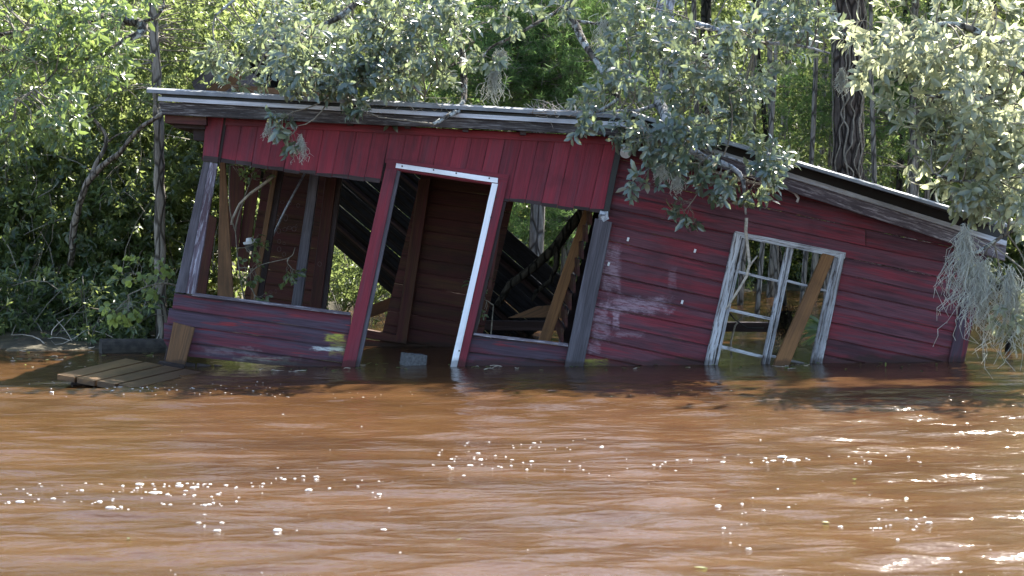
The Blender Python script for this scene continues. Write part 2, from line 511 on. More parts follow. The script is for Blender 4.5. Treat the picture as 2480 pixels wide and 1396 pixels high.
LAP = ((0, .021), (.06, .022), (.6, .019), (.78, .012), (.92, .005), (1.0, .003))
CRISP = ((0, .019), (.015, .022), (.90, .017), (.925, .003), (1.0, .003))
FLAT = ((0, 1.0), (0.03, 1.0), (1.0, 1.0))
def board(name, quad, pl, out, th, mat, parent, axis='h', lap=False, seg=None, wob=0.0015, bend=0.0, bow=0.0):
    """quad in picture places TL, TR, BR, BL on plane pl; a real plank of thickness th standing proud by out"""
    TL, TR, BR, BL = [pl.at(x, y, out) for x, y in quad]
    n = pl.n
    prof = (CRISP if lap == 2 else LAP) if lap else ((0, th * .9), (.05, th), (.95, th), (1, th * .9))
    if axis == 'h':
        s0, s1, e0, e1 = BL, BR, TL, TR      # s along left-right, t from bottom to top
    else:
        s0, s1, e0, e1 = TL, BL, TR, BR      # s along top-bottom, t from left to right
    Ln = np.linalg.norm(s1 - s0); Wd = np.linalg.norm(e0 - s0)
    seg = seg or max(1, min(14, int(Ln / 0.16)))
    ru, rv = random.random() * 40, random.random() * 40
    V, UV, F = [], [], []
    m = len(prof) + 2
    ph = random.random() * 6
    for i in range(seg + 1):
        s = i / seg
        a = s0 + (s1 - s0) * s; b = e0 + (e1 - e0) * s
        w = (math.sin(s * 9 + ph) * wob + random.uniform(-1, 1) * wob * .6)
        up = (b - a) / (np.linalg.norm(b - a) + 1e-9)
        bw = n * (bow * math.sin(s * math.pi)) + up * (bend * math.sin(s * math.pi))
        row = [(0, 0.0)] + list(prof) + [(1, 0.0)]
        for t, o in row:
            V.append(a + (b - a) * t + n * (o + (w * .5 if o > 0 else 0)) + bw + up * (w if 0 <= t <= .06 else 0))
            UV.append((s * Ln + ru, t * Wd + rv, o))
    for i in range(seg):
        for j in range(m):
            j2 = (j + 1) % m
            F.append((i * m + j, (i + 1) * m + j, (i + 1) * m + j2, i * m + j2))
    F.append(tuple(range(m)))
    F.append(tuple(seg * m + j for j in range(m))[::-1])
    mb = MB().add(V, F, UV)
    return mb.build(name, mat, parent)

def lerp(a, b, t): return a + (b - a) * t
def line(p, q):
    return lambda x: p[1] + (q[1] - p[1]) * (x - p[0]) / (q[0] - p[0])
def xline(p, q):
    return lambda y: p[0] + (q[0] - p[0]) * (y - p[1]) / (q[1] - p[1])

# --- left half: vertical boards over the openings
HEADER = part('front_wall', 1000, 400, D0)
ytop = line((500, 290), (1500, 338))
ybot = line((530, 393), (1470, 518))
nb = 24
for i in range(nb):
    xb0, xb1 = lerp(531, 1466, i / nb), lerp(531, 1466, (i + 1) / nb)
    def tx(xb):
        k = lerp(.175, .235, (xb - 531) / 935)
        y0 = ybot(xb)
        x = xb + k * (y0 - ytop(xb))
        return x, ytop(x) - 6
    jit = random.uniform(-3, 3)
    b0, b1 = (xb0, ybot(xb0) + jit), (xb1, ybot(xb1) + jit)
    mid = (xb0 + xb1) / 2
    if 930 < mid < 1212:
        dy = lambda x: 398 + (x - 945) * .15
        b0, b1 = (xb0 + .2 * (b0[1] - dy(xb0)), dy(xb0)), (xb1 + .2 * (b1[1] - dy(xb1)), dy(xb1))
    t0, t1 = tx(xb0), tx(xb1)
    g = .4
    board('wall_board', [(t0[0] + g, t0[1]), (t1[0] - g, t1[1]), (b1[0] - g, b1[1]), (b0[0] + g, b0[1])], LEFT, random.uniform(0, .003), .02, M_RED, HEADER, 'v')
    if not (930 < mid < 1212):    # rotten dark lower end
        board('rotten_board_end', [(b0[0] + 1.5, b0[1] - 7 + random.uniform(-3, 2)), (b1[0] + .2, b1[1] - 7 + random.uniform(-3, 2)), (b1[0] - 1, b1[1] + 1), (b0[0] + 1, b0[1] + 1)],
              LEFT, .0225, .003, M_DARKEND, HEADER, 'h', wob=.0005)
board('frieze_board', [(548, 286), (1502, 334), (1497, 352), (545, 304)], LEFT, .0255, .018, M_RED, HEADER, 'h')
# backing so no light leaks between boards
for q in ([(548, 302), (950, 322), (925, 440), (536, 388)], [(950, 322), (1240, 337), (1222, 420), (938, 390)], [(1240, 337), (1496, 350), (1460, 512), (1214, 480)]):
    board('sheathing', q, LEFT, -.024, .02, M_DARKEND, HEADER, 'h', wob=0)
board('header_beam', [(545, 300), (1495, 345), (1480, 400), (540, 350)], LEFT, -.11, .07, M_DARKEND, HEADER, 'h')

# --- left corner post
PL = part('corner_post', 470, 560, D0)
board('post_board', [(500, 283), (543, 286), (527, 393), (491, 388)], LEFT, .03, .03, M_RED, PL, 'v')
board('post_end', [(493, 377), (529, 381), (527, 395), (490, 390)], LEFT, .0615, .004, M_DARKEND, PL, 'h')
board('dark_corner_strip', [(544, 286), (551, 287), (534, 396), (528, 394)], LEFT, .01, .03, M_DARKEND, PL, 'v')
board('post_board', [(494, 392), (510, 394), (452, 710), (425, 707)], LEFT, .0, .05, M_GREYWOOD, PL, 'v')
board('post_board', [(510, 394), (529, 397), (474, 713), (452, 710)], LEFT, .01, .06, M_POSTPALE, PL, 'v')

# --- lower left siding under the big opening
LOW = part('low_siding_wall', 620, 800, D0)
lines = [((423, 710), (848, 765)), ((418, 747), (842, 807)), ((405, 783), (833, 842.5)), ((398, 821), (826, 879)), ((390, 857), (820, 917))]
for i in range(4):
    (a, b), (c, d) = lines[i], lines[i + 1]
    q = [a, (b[0] + 4, b[1]), (d[0] + 4, d[1]), c]
    if i: q[0] = (a[0] - 8, a[1] - 1)
    if i == 3: q = [(395, 821), (830, 879.5), (822, 900), (418, 860)]
    board('siding_board', q, LEFT, -.003 * (i % 2), .02, M_RED_LOW, LOW, 'h', lap=True, wob=.002)
board('window_sill', [(468, 709), (850, 757), (849, 764), (466, 716)], LEFT, .0, .055, M_FASCIA2, LOW, 'h')
for i, x in enumerate((440, 478, 520, 566)):
    board('skirting_block', [(x, 876 + i * 3.5), (x + 34, 881 + i * 3.5), (x + 32, 897 + i), (x - 2, 897)], LEFT, -.06, .03, M_GREYWOOD, LOW, 'v')
board('backing_stud', [(436, 720), (450, 722), (412, 880), (398, 880)], LEFT, -.10, .08, M_DARKEND, LOW, 'v')

# --- door frame
DOOR = part('door_frame', 1050, 650, D0)
board('jamb', [(934, 408), (962, 412), (857, 905), (824, 905)], LEFT, .012, .04, M_RED, DOOR, 'v', bow=.01)
board('jamb_edge', [(962, 412), (971, 416), (868, 905), (857, 905)], LEFT, -.02, .06, M_GREYWOOD, DOOR, 'v')
board('head_casing', [(938, 384), (1232, 424), (1226, 452), (934, 409)], LEFT, .03, .02, M_RED, DOOR, 'h')
board('head_stop', [(968, 409), (1200, 444), (1198, 451), (966, 416)], LEFT, -.03, .05, M_RED, DOOR, 'h')
W1 = board('white_trim', [(960, 396), (1206, 432), (1205, 444), (958, 407)], LEFT, .052, .016, M_WHITE, DOOR, 'h')
W2 = board('white_trim', [(1192, 444), (1206, 446), (1104, 900), (1088, 900)], LEFT, .05, .016, M_WHITE, DOOR, 'v', bow=.006)
board('jamb', [(1206, 440), (1229, 444), (1122, 905), (1102, 905)], LEFT, .03, .03, M_RED, DOOR, 'v')
for (x, y) in ((974, 403), (1050, 412), (1105, 420), (1185, 432), (1201, 478), (1189, 527), (1168, 620), (1143, 735), (1112, 850)):
    p = LEFT.at(x, y, .069)
    MB().box(p, .012, .004, .014).build('clip', M_BLACK, DOOR)

# --- right opening
OPEN = part('opening_frame', 1280, 700, D0)
board('jamb', [(1216, 488), (1226, 490), (1152, 815), (1141, 814)], LEFT, -.06, .08, M_DARKEND, OPEN, 'v')
board('window_sill', [(1148, 806), (1376, 832), (1375, 839), (1146, 812)], LEFT, -.01, .05, M_FASCIA2, OPEN, 'h')
for i, (a, b, c, d) in enumerate([((1142, 814), (1380, 841), (1372, 879), (1129, 851)), ((1131, 852), (1374, 880), (1366, 918), (1122, 890))]):
    board('siding_board', [a, b, c, d], LEFT, -.003 * (i % 2), .02, M_RED_LOW, OPEN, 'h', lap=True)

# --- middle corner post
MID = part('middle_post', 1430, 650, D0)
board('post_board', [(1441, 529), (1482, 539), (1408, 910), (1362, 910)], LEFT, .045, .035, M_GREYWOOD, MID, 'v', bow=.008)
board('black_corner_strip', [(1496, 333), (1511, 334), (1472, 530), (1458, 528)], LEFT, .03, .035, M_BLACK, MID, 'v')
mb = MB()
c0 = LEFT.at(1463, 524, .08)
for k in range(5):
    mb.box(c0 + np.array([random.uniform(-.02, .02), 0.002 * k, random.uniform(-.02, .02)]), .06, .012, .05, Matrix.Rotation(random.uniform(-.6, .6), 3, 'Y') @ Matrix.Rotation(random.uniform(-.5, .5), 3, 'X'))
mb.build('tin_flashing', M_TIN, MID)

# --- right half: lap siding
SIDE = part('siding_wall', 1850, 650, D0 + .3)
cs = [300, 341, 382, 423, 463, 502, 544, 584, 624, 666, 705.5, 746, 786, 827, 869, 911, 953]
SL = .2125
def row(k): return lambda x: cs[k] + SL * (x - 1473) + (1.5 * math.sin(x * .011 + k))
xl = xline((1506, 335), (1398, 888))
xr = xline((2372, 600), (2296, 874))
wl_ = xline((1783, 562), (1708, 882))
wr_ = xline((2040, 614), (1980, 882))
fas = line((1530, 330), (2440, 613))
def siding(k, xa, xb, name='siding_board'):
    t, b = row(k), row(k + 1)
    def ends(f, fn):
        x = fn(500)
        for _ in range(6): x = fn(f(x))
        return x
    x0t = ends(t, xa) if callable(xa) else xa
    x0b = ends(b, xa) if callable(xa) else xa
    x1t = ends(t, xb) if callable(xb) else xb
    x1b = ends(b, xb) if callable(xb) else xb
    q = [(x0t, t(x0t)), (x1t, t(x1t)), (x1b, b(x1b)), (x0b, b(x0b))]
    return board(name, q, RIGHT, -.003 * (k % 2), .02, M_RED_SIDE, SIDE, 'h', lap=2, wob=.0016)
for k in range(0, 16):
    # the rows cut by the rake end under the fascia
    t, b = row(k), row(k + 1)
    if k < 5:
        # where does row bottom meet the fascia line
        xe = (330 - .311 * 1530 - cs[k + 1] + SL * 1473) / (SL - .311)
        xe = min(xe, 2370)
        if xe < 1545: continue
        if k == 3:      # this row has a butt joint
            siding(k, xl, 2094); siding(k, 2096, xe)
        else:
            siding(k, xl, xe if xe < 2360 else xr)
    else:
        siding(k, xl, wl_)
        siding(k, wr_, xr)
board('corner_board', [(2357, 600), (2392, 600), (2329, 900), (2290, 900)], RIGHT, .026, .022, M_RED_LOW, SIDE, 'v')
for (x, y) in ((1521, 580), (1683, 608), (1652, 732), (1474, 640)):
    p = RIGHT.at(x, y, .03)
    MB().box(p, .018, .02, .034, Matrix.Rotation(.3, 3, 'Y')).build('wall_hook', M_WPLASTIC, SIDE)

# --- window in the right half
WIN = part('window', 1870, 720, D0 + .3)
board('casing', [(1778, 563), (1797, 567), (1722, 905), (1700, 905)], RIGHT, .025, .03, M_WHITE_WORN, WIN, 'v')
board('sash_stile', [(1798, 572), (1805, 573), (1731, 905), (1723, 905)], RIGHT, .0, .035, M_WHITE_WORN, WIN, 'v')
board('head_rail', [(1779, 560), (2046, 612), (2043, 627), (1797, 577)], RIGHT, .026, .032, M_WHITE_WORN, WIN, 'h')
board('mullion', [(1904, 590), (1912, 592), (1846, 905), (1837, 905)], RIGHT, .01, .04, M_WHITE_WORN, WIN, 'v')
board('mullion', [(1914, 592), (1922, 594), (1857, 905), (1848, 905)], RIGHT, .0, .035, M_WHITE_WORN, WIN, 'v')
board('casing', [(2030, 616), (2045, 614), (1984, 905), (1968, 905)], RIGHT, .028, .03, M_WHITE_WORN, WIN, 'v')
board('sash_stile', [(2019, 618), (2027, 622), (1966, 905), (1955, 905)], RIGHT, .0, .03, M_WHITE_WORN, WIN, 'v')
for a, b, th in (((1772, 652), (1890, 680), 6), ((1752, 744), (1868, 770), 7), ((1731, 832), (1848, 861), 8), ((1897, 675), (2008, 704), 6), ((1857, 857), (1972, 884), 7)):
    board('muntin', [a, b, (b[0] - 1, b[1] + th), (a[0] - 1, a[1] + th)], RIGHT, .004, .022, M_WHITE_WORN, WIN, 'h')

# --- roof
ROOF = part('roof', 1500, 290, D0)
def roof_slab(name, p0, p1, out, depth, th_px, ribs, mat):
    """sheet of ribbed metal: front edge from p0 to p1 (picture places), running back by depth"""
    a = LEFT.at(*p0, out); b = LEFT.at(*p1, out)
    th = th_px * .00371
    ax = (b - a) / np.linalg.norm(b - a); back = np.array([0, 1.0, 0]); up = np.cross(ax, back); up /= np.linalg.norm(up)
    if up[2] < 0: up = -up
    n = ribs * 4
    V, F = [], []
    for i in range(n + 1):
        y = depth * i / n
        h = .018 if i % 4 in (1, 2) and 0 < i < n else 0.0
        for p in (a, b):
            V.append(p + back * y + up * h); V.append(p + back * y + up * h - up * (th if i == 0 else .012))
    for i in range(n):
        j = i * 4
        F += [(j, j + 4, j + 6, j + 2), (j + 1, j + 3, j + 7, j + 5), (j, j + 1, j + 5, j + 4), (j + 2, j + 6, j + 7, j + 3)]
    F += [(0, 2, 3, 1), (n * 4, n * 4 + 1, n * 4 + 3, n * 4 + 2)]
    return MB().add(V, F).build(name, mat, ROOF)
roof_slab('roof_sheet', (355, 216), (1517, 279), .30, 4.1, 8.5, 14, M_METAL)
roof_slab('roof_sheet', (1532, 274), (2440, 545), .30, 4.1, 7, 14, M_METAL)
# edge trim, fascia and rafters
board('drip_edge', [(384, 235), (1532, 298), (1530, 309), (384, 245)], LEFT, .235, .03, M_DRIP, ROOF, 'h')
board('fascia_board', [(386, 247), (1532, 311), (1528, 331), (396, 280)], LEFT, .20, .035, M_FASCIA, ROOF, 'h', wob=.003)
board('drip_edge', [(1536, 301), (2436, 584), (2434, 596), (1535, 312)], RIGHT, .235, .03, M_DRIP, ROOF, 'h', wob=.003)
board('fascia_board', [(1535, 313), (2434, 597), (2430, 632), (1534, 340)], RIGHT, .20, .032, M_FASCIA2, ROOF, 'h', wob=.003)
board('black_bracket', [(1524, 312), (1533, 313), (1528, 346), (1519, 345)], LEFT, .245, .01, M_BLACK, ROOF, 'v')
board('shadow_gap_strip', [(392, 229), (1525, 292), (1526, 297), (392, 235)], LEFT, .20, .03, M_BLACK, ROOF, 'h')  # these two black strips paint in the shadow gap below the roof sheets
board('shadow_gap_strip', [(1534, 284), (2438, 556), (2436, 585), (1536, 301)], RIGHT, .215, .03, M_BLACK, ROOF, 'h')
# rafters and soffit at the overhanging left eave and along the front
def beam(name, p, out0, out1, w_px, h_px, mat, parent, pl=LEFT, tilt=.055):
    a = pl.at(p[0], p[1], out0); b = pl.at(p[0] + w_px, p[1] + w_px * tilt, out0)
    c = pl.at(p[0], p[1] + h_px, out0) - a
    d = pl.n * (out1 - out0)
    V = [a, b, b + c, a + c, a + d, b + d, b + c + d, a + c + d]
    F = [(0, 3, 2, 1), (4, 5, 6, 7), (0, 1, 5, 4), (3, 7, 6, 2), (0, 4, 7, 3), (1, 2, 6, 5)]
    return MB().add(V, F).build(name, mat, parent)
beam('soffit_beam', (399, 279), .19, -3.0, 100, 19, M_INNER, ROOF)
beam('soffit_beam', (420, 299), .10, -3.0, 76, 10, M_DARKEND, ROOF)
beam('soffit_bracket', (468, 312), .02, -.3, 28, 28, M_DARKEND, ROOF)
for x in (560, 700, 840, 980, 1120, 1260, 1400):
    beam('rafter_tail', (x, 262 + (x - 560) * .055), .19, -3.2, 14, 26, M_DARKEND, ROOF)
for x in (1620, 1800, 1980, 2160, 2320):
    beam('rafter_tail', (x, 322 + (x - 1620) * .311), .19, -3.2, 14, 26, M_DARKEND, ROOF, RIGHT, .3)
beam('ridge_beam', (1512, 296), .19, -3.3, 16, 34, M_DARKEND, ROOF)

# --- outdoor light and conduit at the peak
LAMP = part('outdoor_light', 1522, 360, D0 - .1)
p = RIGHT.at(1524, 356, .06)
MB().box(p, .105, .07, .055, Matrix.Rotation(.12, 3, 'Y')).build('junction_box', M_WPLASTIC, LAMP)
mb = MB()
mb.tube([RIGHT.at(1518, 362, .09), RIGHT.at(1517, 366, .10), RIGHT.at(1514, 374, .13)], [.02, .055, .048], 14)
mb.build('lamp_head', M_WPLASTIC, LAMP, smooth=False)
MB().tube([p + np.array([-.005, -.036, 0]), p + np.array([-.005, -.042, 0])], [.011, .011], 10).build('knob', M_TIN, LAMP)
MB().tube([RIGHT.at(1536, 357, .05), RIGHT.at(1570, 364, .04), RIGHT.at(1640, 388, .04), RIGHT.at(1800, 437, .05), RIGHT.at(1870, 452, .06), RIGHT.at(1905, 458, .09), RIGHT.at(1925, 467, .10), RIGHT.at(1934, 480, .10), RIGHT.at(1930, 490, .09)],
          .013, 8).build('conduit', M_WPLASTIC, LAMP, smooth=True)

# --- inside of the cabin: back wall pieces and studs (2.9 m behind the front)
BACK = Plane(at(1000, 600, 21.3), (0, -1, 0))
BW = part('back_wall', 1000, 640, 21.3)
def backrows(tl, tr, bl, br, n):
    for i in range(n):
        f0, f1 = i / n, (i + 1) / n
        q = [(lerp(tl[0], bl[0], f0), lerp(tl[1], bl[1], f0)), (lerp(tr[0], br[0], f0), lerp(tr[1], br[1], f0)),
             (lerp(tr[0], br[0], f1), lerp(tr[1], br[1], f1)), (lerp(tl[0], bl[0], f1), lerp(tl[1], bl[1], f1))]
        board('siding_board', q, BACK, -.003 * (i % 2), .02, M_INNER, BW, 'h', lap=2)
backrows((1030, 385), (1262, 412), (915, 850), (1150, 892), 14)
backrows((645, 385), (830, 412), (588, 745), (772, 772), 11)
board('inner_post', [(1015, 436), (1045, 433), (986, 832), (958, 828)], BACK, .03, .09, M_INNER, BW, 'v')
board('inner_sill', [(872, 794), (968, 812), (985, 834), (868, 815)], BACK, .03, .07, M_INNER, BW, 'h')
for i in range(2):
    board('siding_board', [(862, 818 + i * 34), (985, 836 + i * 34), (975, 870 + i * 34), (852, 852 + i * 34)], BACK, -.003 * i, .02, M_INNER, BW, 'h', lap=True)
STUD = Plane(at(1000, 600, 20.0), (0, -1, 0))
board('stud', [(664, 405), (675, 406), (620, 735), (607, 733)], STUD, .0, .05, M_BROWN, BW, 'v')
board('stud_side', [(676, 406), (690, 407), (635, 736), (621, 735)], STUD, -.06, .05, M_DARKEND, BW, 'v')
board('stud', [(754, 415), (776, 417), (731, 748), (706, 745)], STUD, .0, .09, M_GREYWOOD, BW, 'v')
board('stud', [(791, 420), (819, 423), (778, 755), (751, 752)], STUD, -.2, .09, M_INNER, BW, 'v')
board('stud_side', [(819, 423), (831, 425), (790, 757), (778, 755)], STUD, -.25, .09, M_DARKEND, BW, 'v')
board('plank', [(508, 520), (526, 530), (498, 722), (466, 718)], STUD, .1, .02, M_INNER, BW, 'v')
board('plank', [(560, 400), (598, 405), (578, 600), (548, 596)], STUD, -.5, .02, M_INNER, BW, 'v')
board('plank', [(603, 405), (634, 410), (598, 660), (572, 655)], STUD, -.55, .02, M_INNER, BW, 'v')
# studs beside the right opening
board('stud', [(1440, 505), (1462, 508), (1380, 860), (1352, 856)], STUD, .5, .05, M_DARKEND, BW, 'v')
board('stud', [(1428, 505), (1433, 506), (1354, 850), (1348, 850)], STUD, .4, .03, M_GREYWOOD, BW, 'v')
board('stud', [(1216, 480), (1224, 482), (1190, 700), (1182, 700)], STUD, .5, .04, M_INNER, BW, 'v')
a = LEFT.at(1440, 560, -.12)
for i in range(12):
    z0 = a[2] + .75 - i * .155
    MB().box(a + np.array([.12 - .037 * i, 1.45, z0 - a[2]]), .02, 2.7, .15).build('partition_board', M_INNER, BW)
for i in range(16):
    y = .15 + i * .2
    p0 = LEFT.at(420, 268, -.02) + np.array([0, y, -.06]); p1 = LEFT.at(1500, 327, -.02) + np.array([0, y, -.06])
    d = (p1 - p0); L = np.linalg.norm(d); ang = math.atan2(d[2], d[0])
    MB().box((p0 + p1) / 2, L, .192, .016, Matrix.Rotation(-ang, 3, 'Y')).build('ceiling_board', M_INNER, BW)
# chalk rings scribbled on the back boards
mb = MB()
for (x, y, r) in ((672, 527, 6), (692, 528, 7), (676, 585, 5), (688, 590, 4), (676, 604, 7), (701, 552, 5), (712, 555, 6), (718, 548, 4), (690, 556, 5), (675, 560, 6), (684, 490, 5), (700, 492, 6), (722, 498, 6), (688, 616, 5), (640, 715, 5), (655, 708, 4), (668, 706, 5), (774, 640, 7)):
    c = BACK.at(x, y, .031) if x < 760 else STUD.at(x, y, -.105)
    rr = r * .0042 * random.uniform(.6, 1.0); n = 14
    sq = random.uniform(.7, 1.2); V = []
    for i in range(n):
        th = 2 * math.pi * i / n
        for q in (rr * .86, rr * 1.08):
            V.append(c + np.array([math.cos(th) * q * sq, 0, math.sin(th) * q / sq]))
    mb.add(V, [(2 * i, 2 * i + 1, 2 * ((i + 1) % n) + 1, 2 * ((i + 1) % n)) for i in range(n)])
mb.build('chalk_doodle', M_CHALK, BW)['kind'] = 'stuff'

# ---------------------------------------------------------------- loose lumber and debris
def lone(name, quad, pl, out, th, mat, label, cat, group=None, axis='v'):
    o = board(name, quad, pl, out, th, mat, None, axis)
    return tag(o, label, cat, group, 'thing')
lone('leaning_plank', [(534, 392), (547, 392), (568, 740), (527, 738)], STUD, .7, .04, M_BROWN, 'twisted brown plank leaning inside the left opening', 'plank')
lone('leaning_post', [(1415, 505), (1437, 508), (1325, 850), (1296, 846)], STUD, .3, .05, M_TAN, 'tan lumber post leaning inside the opening right of the door', 'post')
lone('leaning_post', [(1990, 615), (2018, 622), (1896, 915), (1862, 905)], Plane(RIGHT.at(1940, 760, .10), (math.sin(_yaw), -math.cos(_yaw), .12)), 0, .045, M_TAN, 'tan wooden post leaning out of the white window into the water', 'post')
lone('fallen_beam', [(1150, 776), (1880, 780), (1880, 803), (1150, 799)], Plane(at(1300, 790, 22.6), (0, -1, 0)), 0, .12, M_DARKEND, 'black horizontal beam floating behind the cabin, seen through the openings', 'beam', axis='h')
lone('fallen_plank', [(1230, 770), (1300, 742), (1370, 738), (1366, 768)], STUD, -.4, .03, M_BROWN, 'broken brown board lying behind the right opening', 'plank', axis='h')
lone('fallen_plank', [(885, 745), (960, 715), (966, 745), (880, 775)], Plane(at(900, 740, 22.0), (0, -1, 0)), 0, .03, M_BROWN, 'brown board fallen behind the doorway', 'plank', axis='h')

BL = empty('step_board', LEFT.at(430, 885, .15)); tag(BL, 'short brown board with a foot block leaning on the left end of the cabin', 'board')
board('plank', [(421, 780), (473, 794), (448, 886), (402, 876)], LEFT, .07, .035, M_BROWN, BL, 'v')
board('foot_block', [(389, 874), (450, 884), (447, 900), (386, 890)], LEFT, .11, .10, M_DARKEND, BL, 'h')

# --- the fallen metal roof behind
FR = empty('roof_wreckage', at(900, 500, 23.2)); tag(FR, 'collapsed dark ribbed metal roof sloping down behind the cabin', 'wreckage', kind='thing')
A, B, C = at(655, 60, 22.7), at(1420, 722, 22.6), at(440, 275, 24.1)
Dq = C + (B - A)
nrm = np.cross(B - A, C - A); nrm /= np.linalg.norm(nrm)
if nrm[1] > 0: nrm = -nrm
for i in range(7):          # ribbed panels laid side by side
    f0, f1 = i / 7 + .002, (i + 1) / 7 - .002
    V, F = [], []
    n = 9
    for j in range(n + 1):
        f = lerp(f0, f1, j / n)
        h = .014 if j in (1, 4, 5, 8) else .0
        off = nrm * (h + .006 * (i % 2))
        V += [A + (C - A) * f + off, B + (Dq - B) * f + off]
    for j in range(n): F.append((2 * j, 2 * j + 1, 2 * j + 3, 2 * j + 2))
    b = len(V); V += [np.array(v) - nrm * .006 for v in V]
    for j in range(n): F.append((b + 2 * j, b + 2 * j + 2, b + 2 * j + 3, b + 2 * j + 1))
    F += [(0, b, b + 1, 1), (2 * n, 2 * n + 1, b + 2 * n + 1, b + 2 * n), tuple([0, 2, b + 2, b])]
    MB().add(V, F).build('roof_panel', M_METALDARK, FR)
for f in (.18, .5, .82):
    MB().tube([A + (C - A) * f + (B - A) * .0 + nrm * .07, B + (Dq - B) * f + nrm * .07], .028, 4).build('purlin', M_DARKEND, FR)
TOPP = Plane(at(560, 180, 22.45), (0, -1, 0))
for i, q in enumerate([[(465, 200), (560, 120), (580, 150), (480, 235)], [(490, 225), (590, 148), (612, 172), (520, 250)], [(530, 235), (610, 176), (640, 200), (560, 262)],
                       [(565, 205), (800, 226), (800, 262), (565, 240)], [(600, 120), (655, 78), (668, 100), (612, 150)]]):
    board('roof_plank', q, TOPP, .02 * i, .025, M_BROWN if i % 2 else M_GREYWOOD, FR, 'h')

# --- sinking plank platform
DECK = empty('plank_platform', at(230, 915, 17.2)); tag(DECK, 'low plank platform half under water left of the cabin', 'platform', kind='thing')
fl, fr, bl_, br_ = at(137, 906, 16.3), at(330, 940, 16.1), at(302, 868, 18.1), at(492, 902, 17.8)
for i in range(4):
    f0, f1 = i / 4 + .016, (i + 1) / 4 - .016
    ov = random.uniform(-.03, .03)
    a = fl + (fr - fl) * f0; b = fl + (fr - fl) * f1; c = bl_ + (br_ - bl_) * f1; d = bl_ + (br_ - bl_) * f0
    L = np.linalg.norm(c - b)
    a, b = a + (a - d) / L * ov, b + (b - c) / L * ov
    dn = np.array([0, 0, -.042])
    V, UV = [], []
    ru = random.random() * 20
    for k, p in enumerate((a, b, c, d)):
        V.append(p); UV.append((ru + (0 if k < 2 else L), ru + (0 if k in (0, 3) else .18), 0))
    for k, p in enumerate((a, b, c, d)):
        V.append(p + dn); UV.append((ru + (0 if k < 2 else L), ru + (0 if k in (0, 3) else .18) + .05, 0))
    MB().add(V, [(0, 1, 2, 3), (4, 7, 6, 5), (0, 4, 5, 1), (1, 5, 6, 2), (2, 6, 7, 3), (3, 7, 4, 0)], UV).build('plank', M_DECK, DECK)
for f in (.12, .85):
    a = fl + (bl_ - fl) * f + np.array([.06, 0, -.105]); b = fr + (br_ - fr) * f + np.array([0, 0, -.105])
    MB().tube([a, b], .055, 4).build('joist', M_DARKEND, DECK)

# --- cinder block in the doorway
c = on_water(1000, 884, 0); c[2] = .0
rot = Matrix.Rotation(.12, 3, 'Y') @ Matrix.Rotation(.45, 3, 'Z')
mb = MB()
W_, H_, D_ = .20, .12, .14
for s in (-1, 0, 1): mb.box(np.array(c) + np.array(rot @ Vector((s * (W_ / 2 - .015), 0, .04))), .03, D_, H_, rot)
for s in (-1, 1): mb.box(np.array(c) + np.array(rot @ Vector((0, s * (D_ / 2 - .016), .0405))), W_ - .004, .028, H_ - .004, rot)
CBK = mb.build('concrete_block', M_CONCRETE)
tag(CBK, 'grey hollow concrete block poking out of the water in the doorway', 'block')

# --- log at the left bank, pipe on the right
mb = MB(); a = at(243, 829, 20.2); a[2] = .03
pts = [a + np.array([.0, 0, 0]) + np.array([1.0, .35, .0]) * t for t in np.linspace(0, .75, 9)]
mb.tube(pts, [.115 - .002 * i for i in range(len(pts))], 18)
tag(mb.build('log', M_LOG, smooth=False), 'dark sawn log floating at the left bank', 'log')
mb = MB(); a = on_water(2440, 850); b = at(2462, 690, a[1] + .2)
mb.tube([a + np.array([.05, 0, -.4]), a, a + (b - a) * .5 + np.array([.012, 0, 0]), b], [.03, .03, .026, .022], 8)
tag(mb.build('dead_sapling', M_DARKBARK, smooth=True), 'thin black dead sapling standing in the water at the far right', 'sapling')

# --- white lamp cap hanging inside the left opening
p = at(606, 590, 20.4)
mb = MB().tube([p + np.array([-.01, 0, .055]), p + np.array([-.006, 0, .03]), p + np.array([0, 0, .028]), p + np.array([.004, 0, -.005])], [.03, .04, .075, .068], 16)
o = mb.build('hanging_lamp', M_WPLASTIC); tag(o, 'small white lamp hanging among the vines in the left opening', 'lamp')
MB().tube([p + np.array([.004, 0, -.006]), p + np.array([.012, 0, -.075])], [.055, .05], 14).build('lens', M_BLACK, o)
# loose rods in the left opening
def rod(name, pts, r, mat, label, cat, sides=7, group=None):
    o = MB().tube([at(*q) for q in pts], r, sides).build(name, mat, smooth=True)
    return tag(o, label, cat, group)
rod('bent_stick', [(560, 545, 19.6), (563, 530, 19.6), (580, 495, 19.6), (605, 470, 19.6), (640, 445, 19.6), (662, 428, 19.6)], (.010, .016), M_DEADTWIG, 'pale bent stick across the left opening', 'stick')
rod('thin_rod', [(652, 590, 20.1), (690, 510, 20.1), (738, 420, 20.1)], .010, M_TIN, 'straight dark rod slanting across the left opening', 'rod')
rod('dead_branch', [(1808, 528, 18.2), (1806, 560, 18.2), (1812, 610, 18.2), (1815, 640, 18.2), (1808, 670, 18.2), (1790, 700, 18.2), (1772, 728, 18.2), (1758, 750, 18.2)], (.016, .010), M_DEADTWIG, 'bare whitish branch hanging in front of the white window', 'branch')
rod('dead_branch', [(1812, 652, 18.2), (1822, 635, 18.2), (1834, 620, 18.2)], (.010, .007), M_DEADTWIG, 'short whitish side twig of the bare branch at the window', 'branch')
rod('fallen_limb', [(1425, 500, 21.0), (1385, 545, 21.0), (1345, 600, 21.0), (1290, 650, 21.0), (1235, 690, 21.0), (1205, 740, 21.0)], (.062, .035), M_DARKBARK, 'thick dark fallen limb seen through the opening right of the door', 'limb', 9)
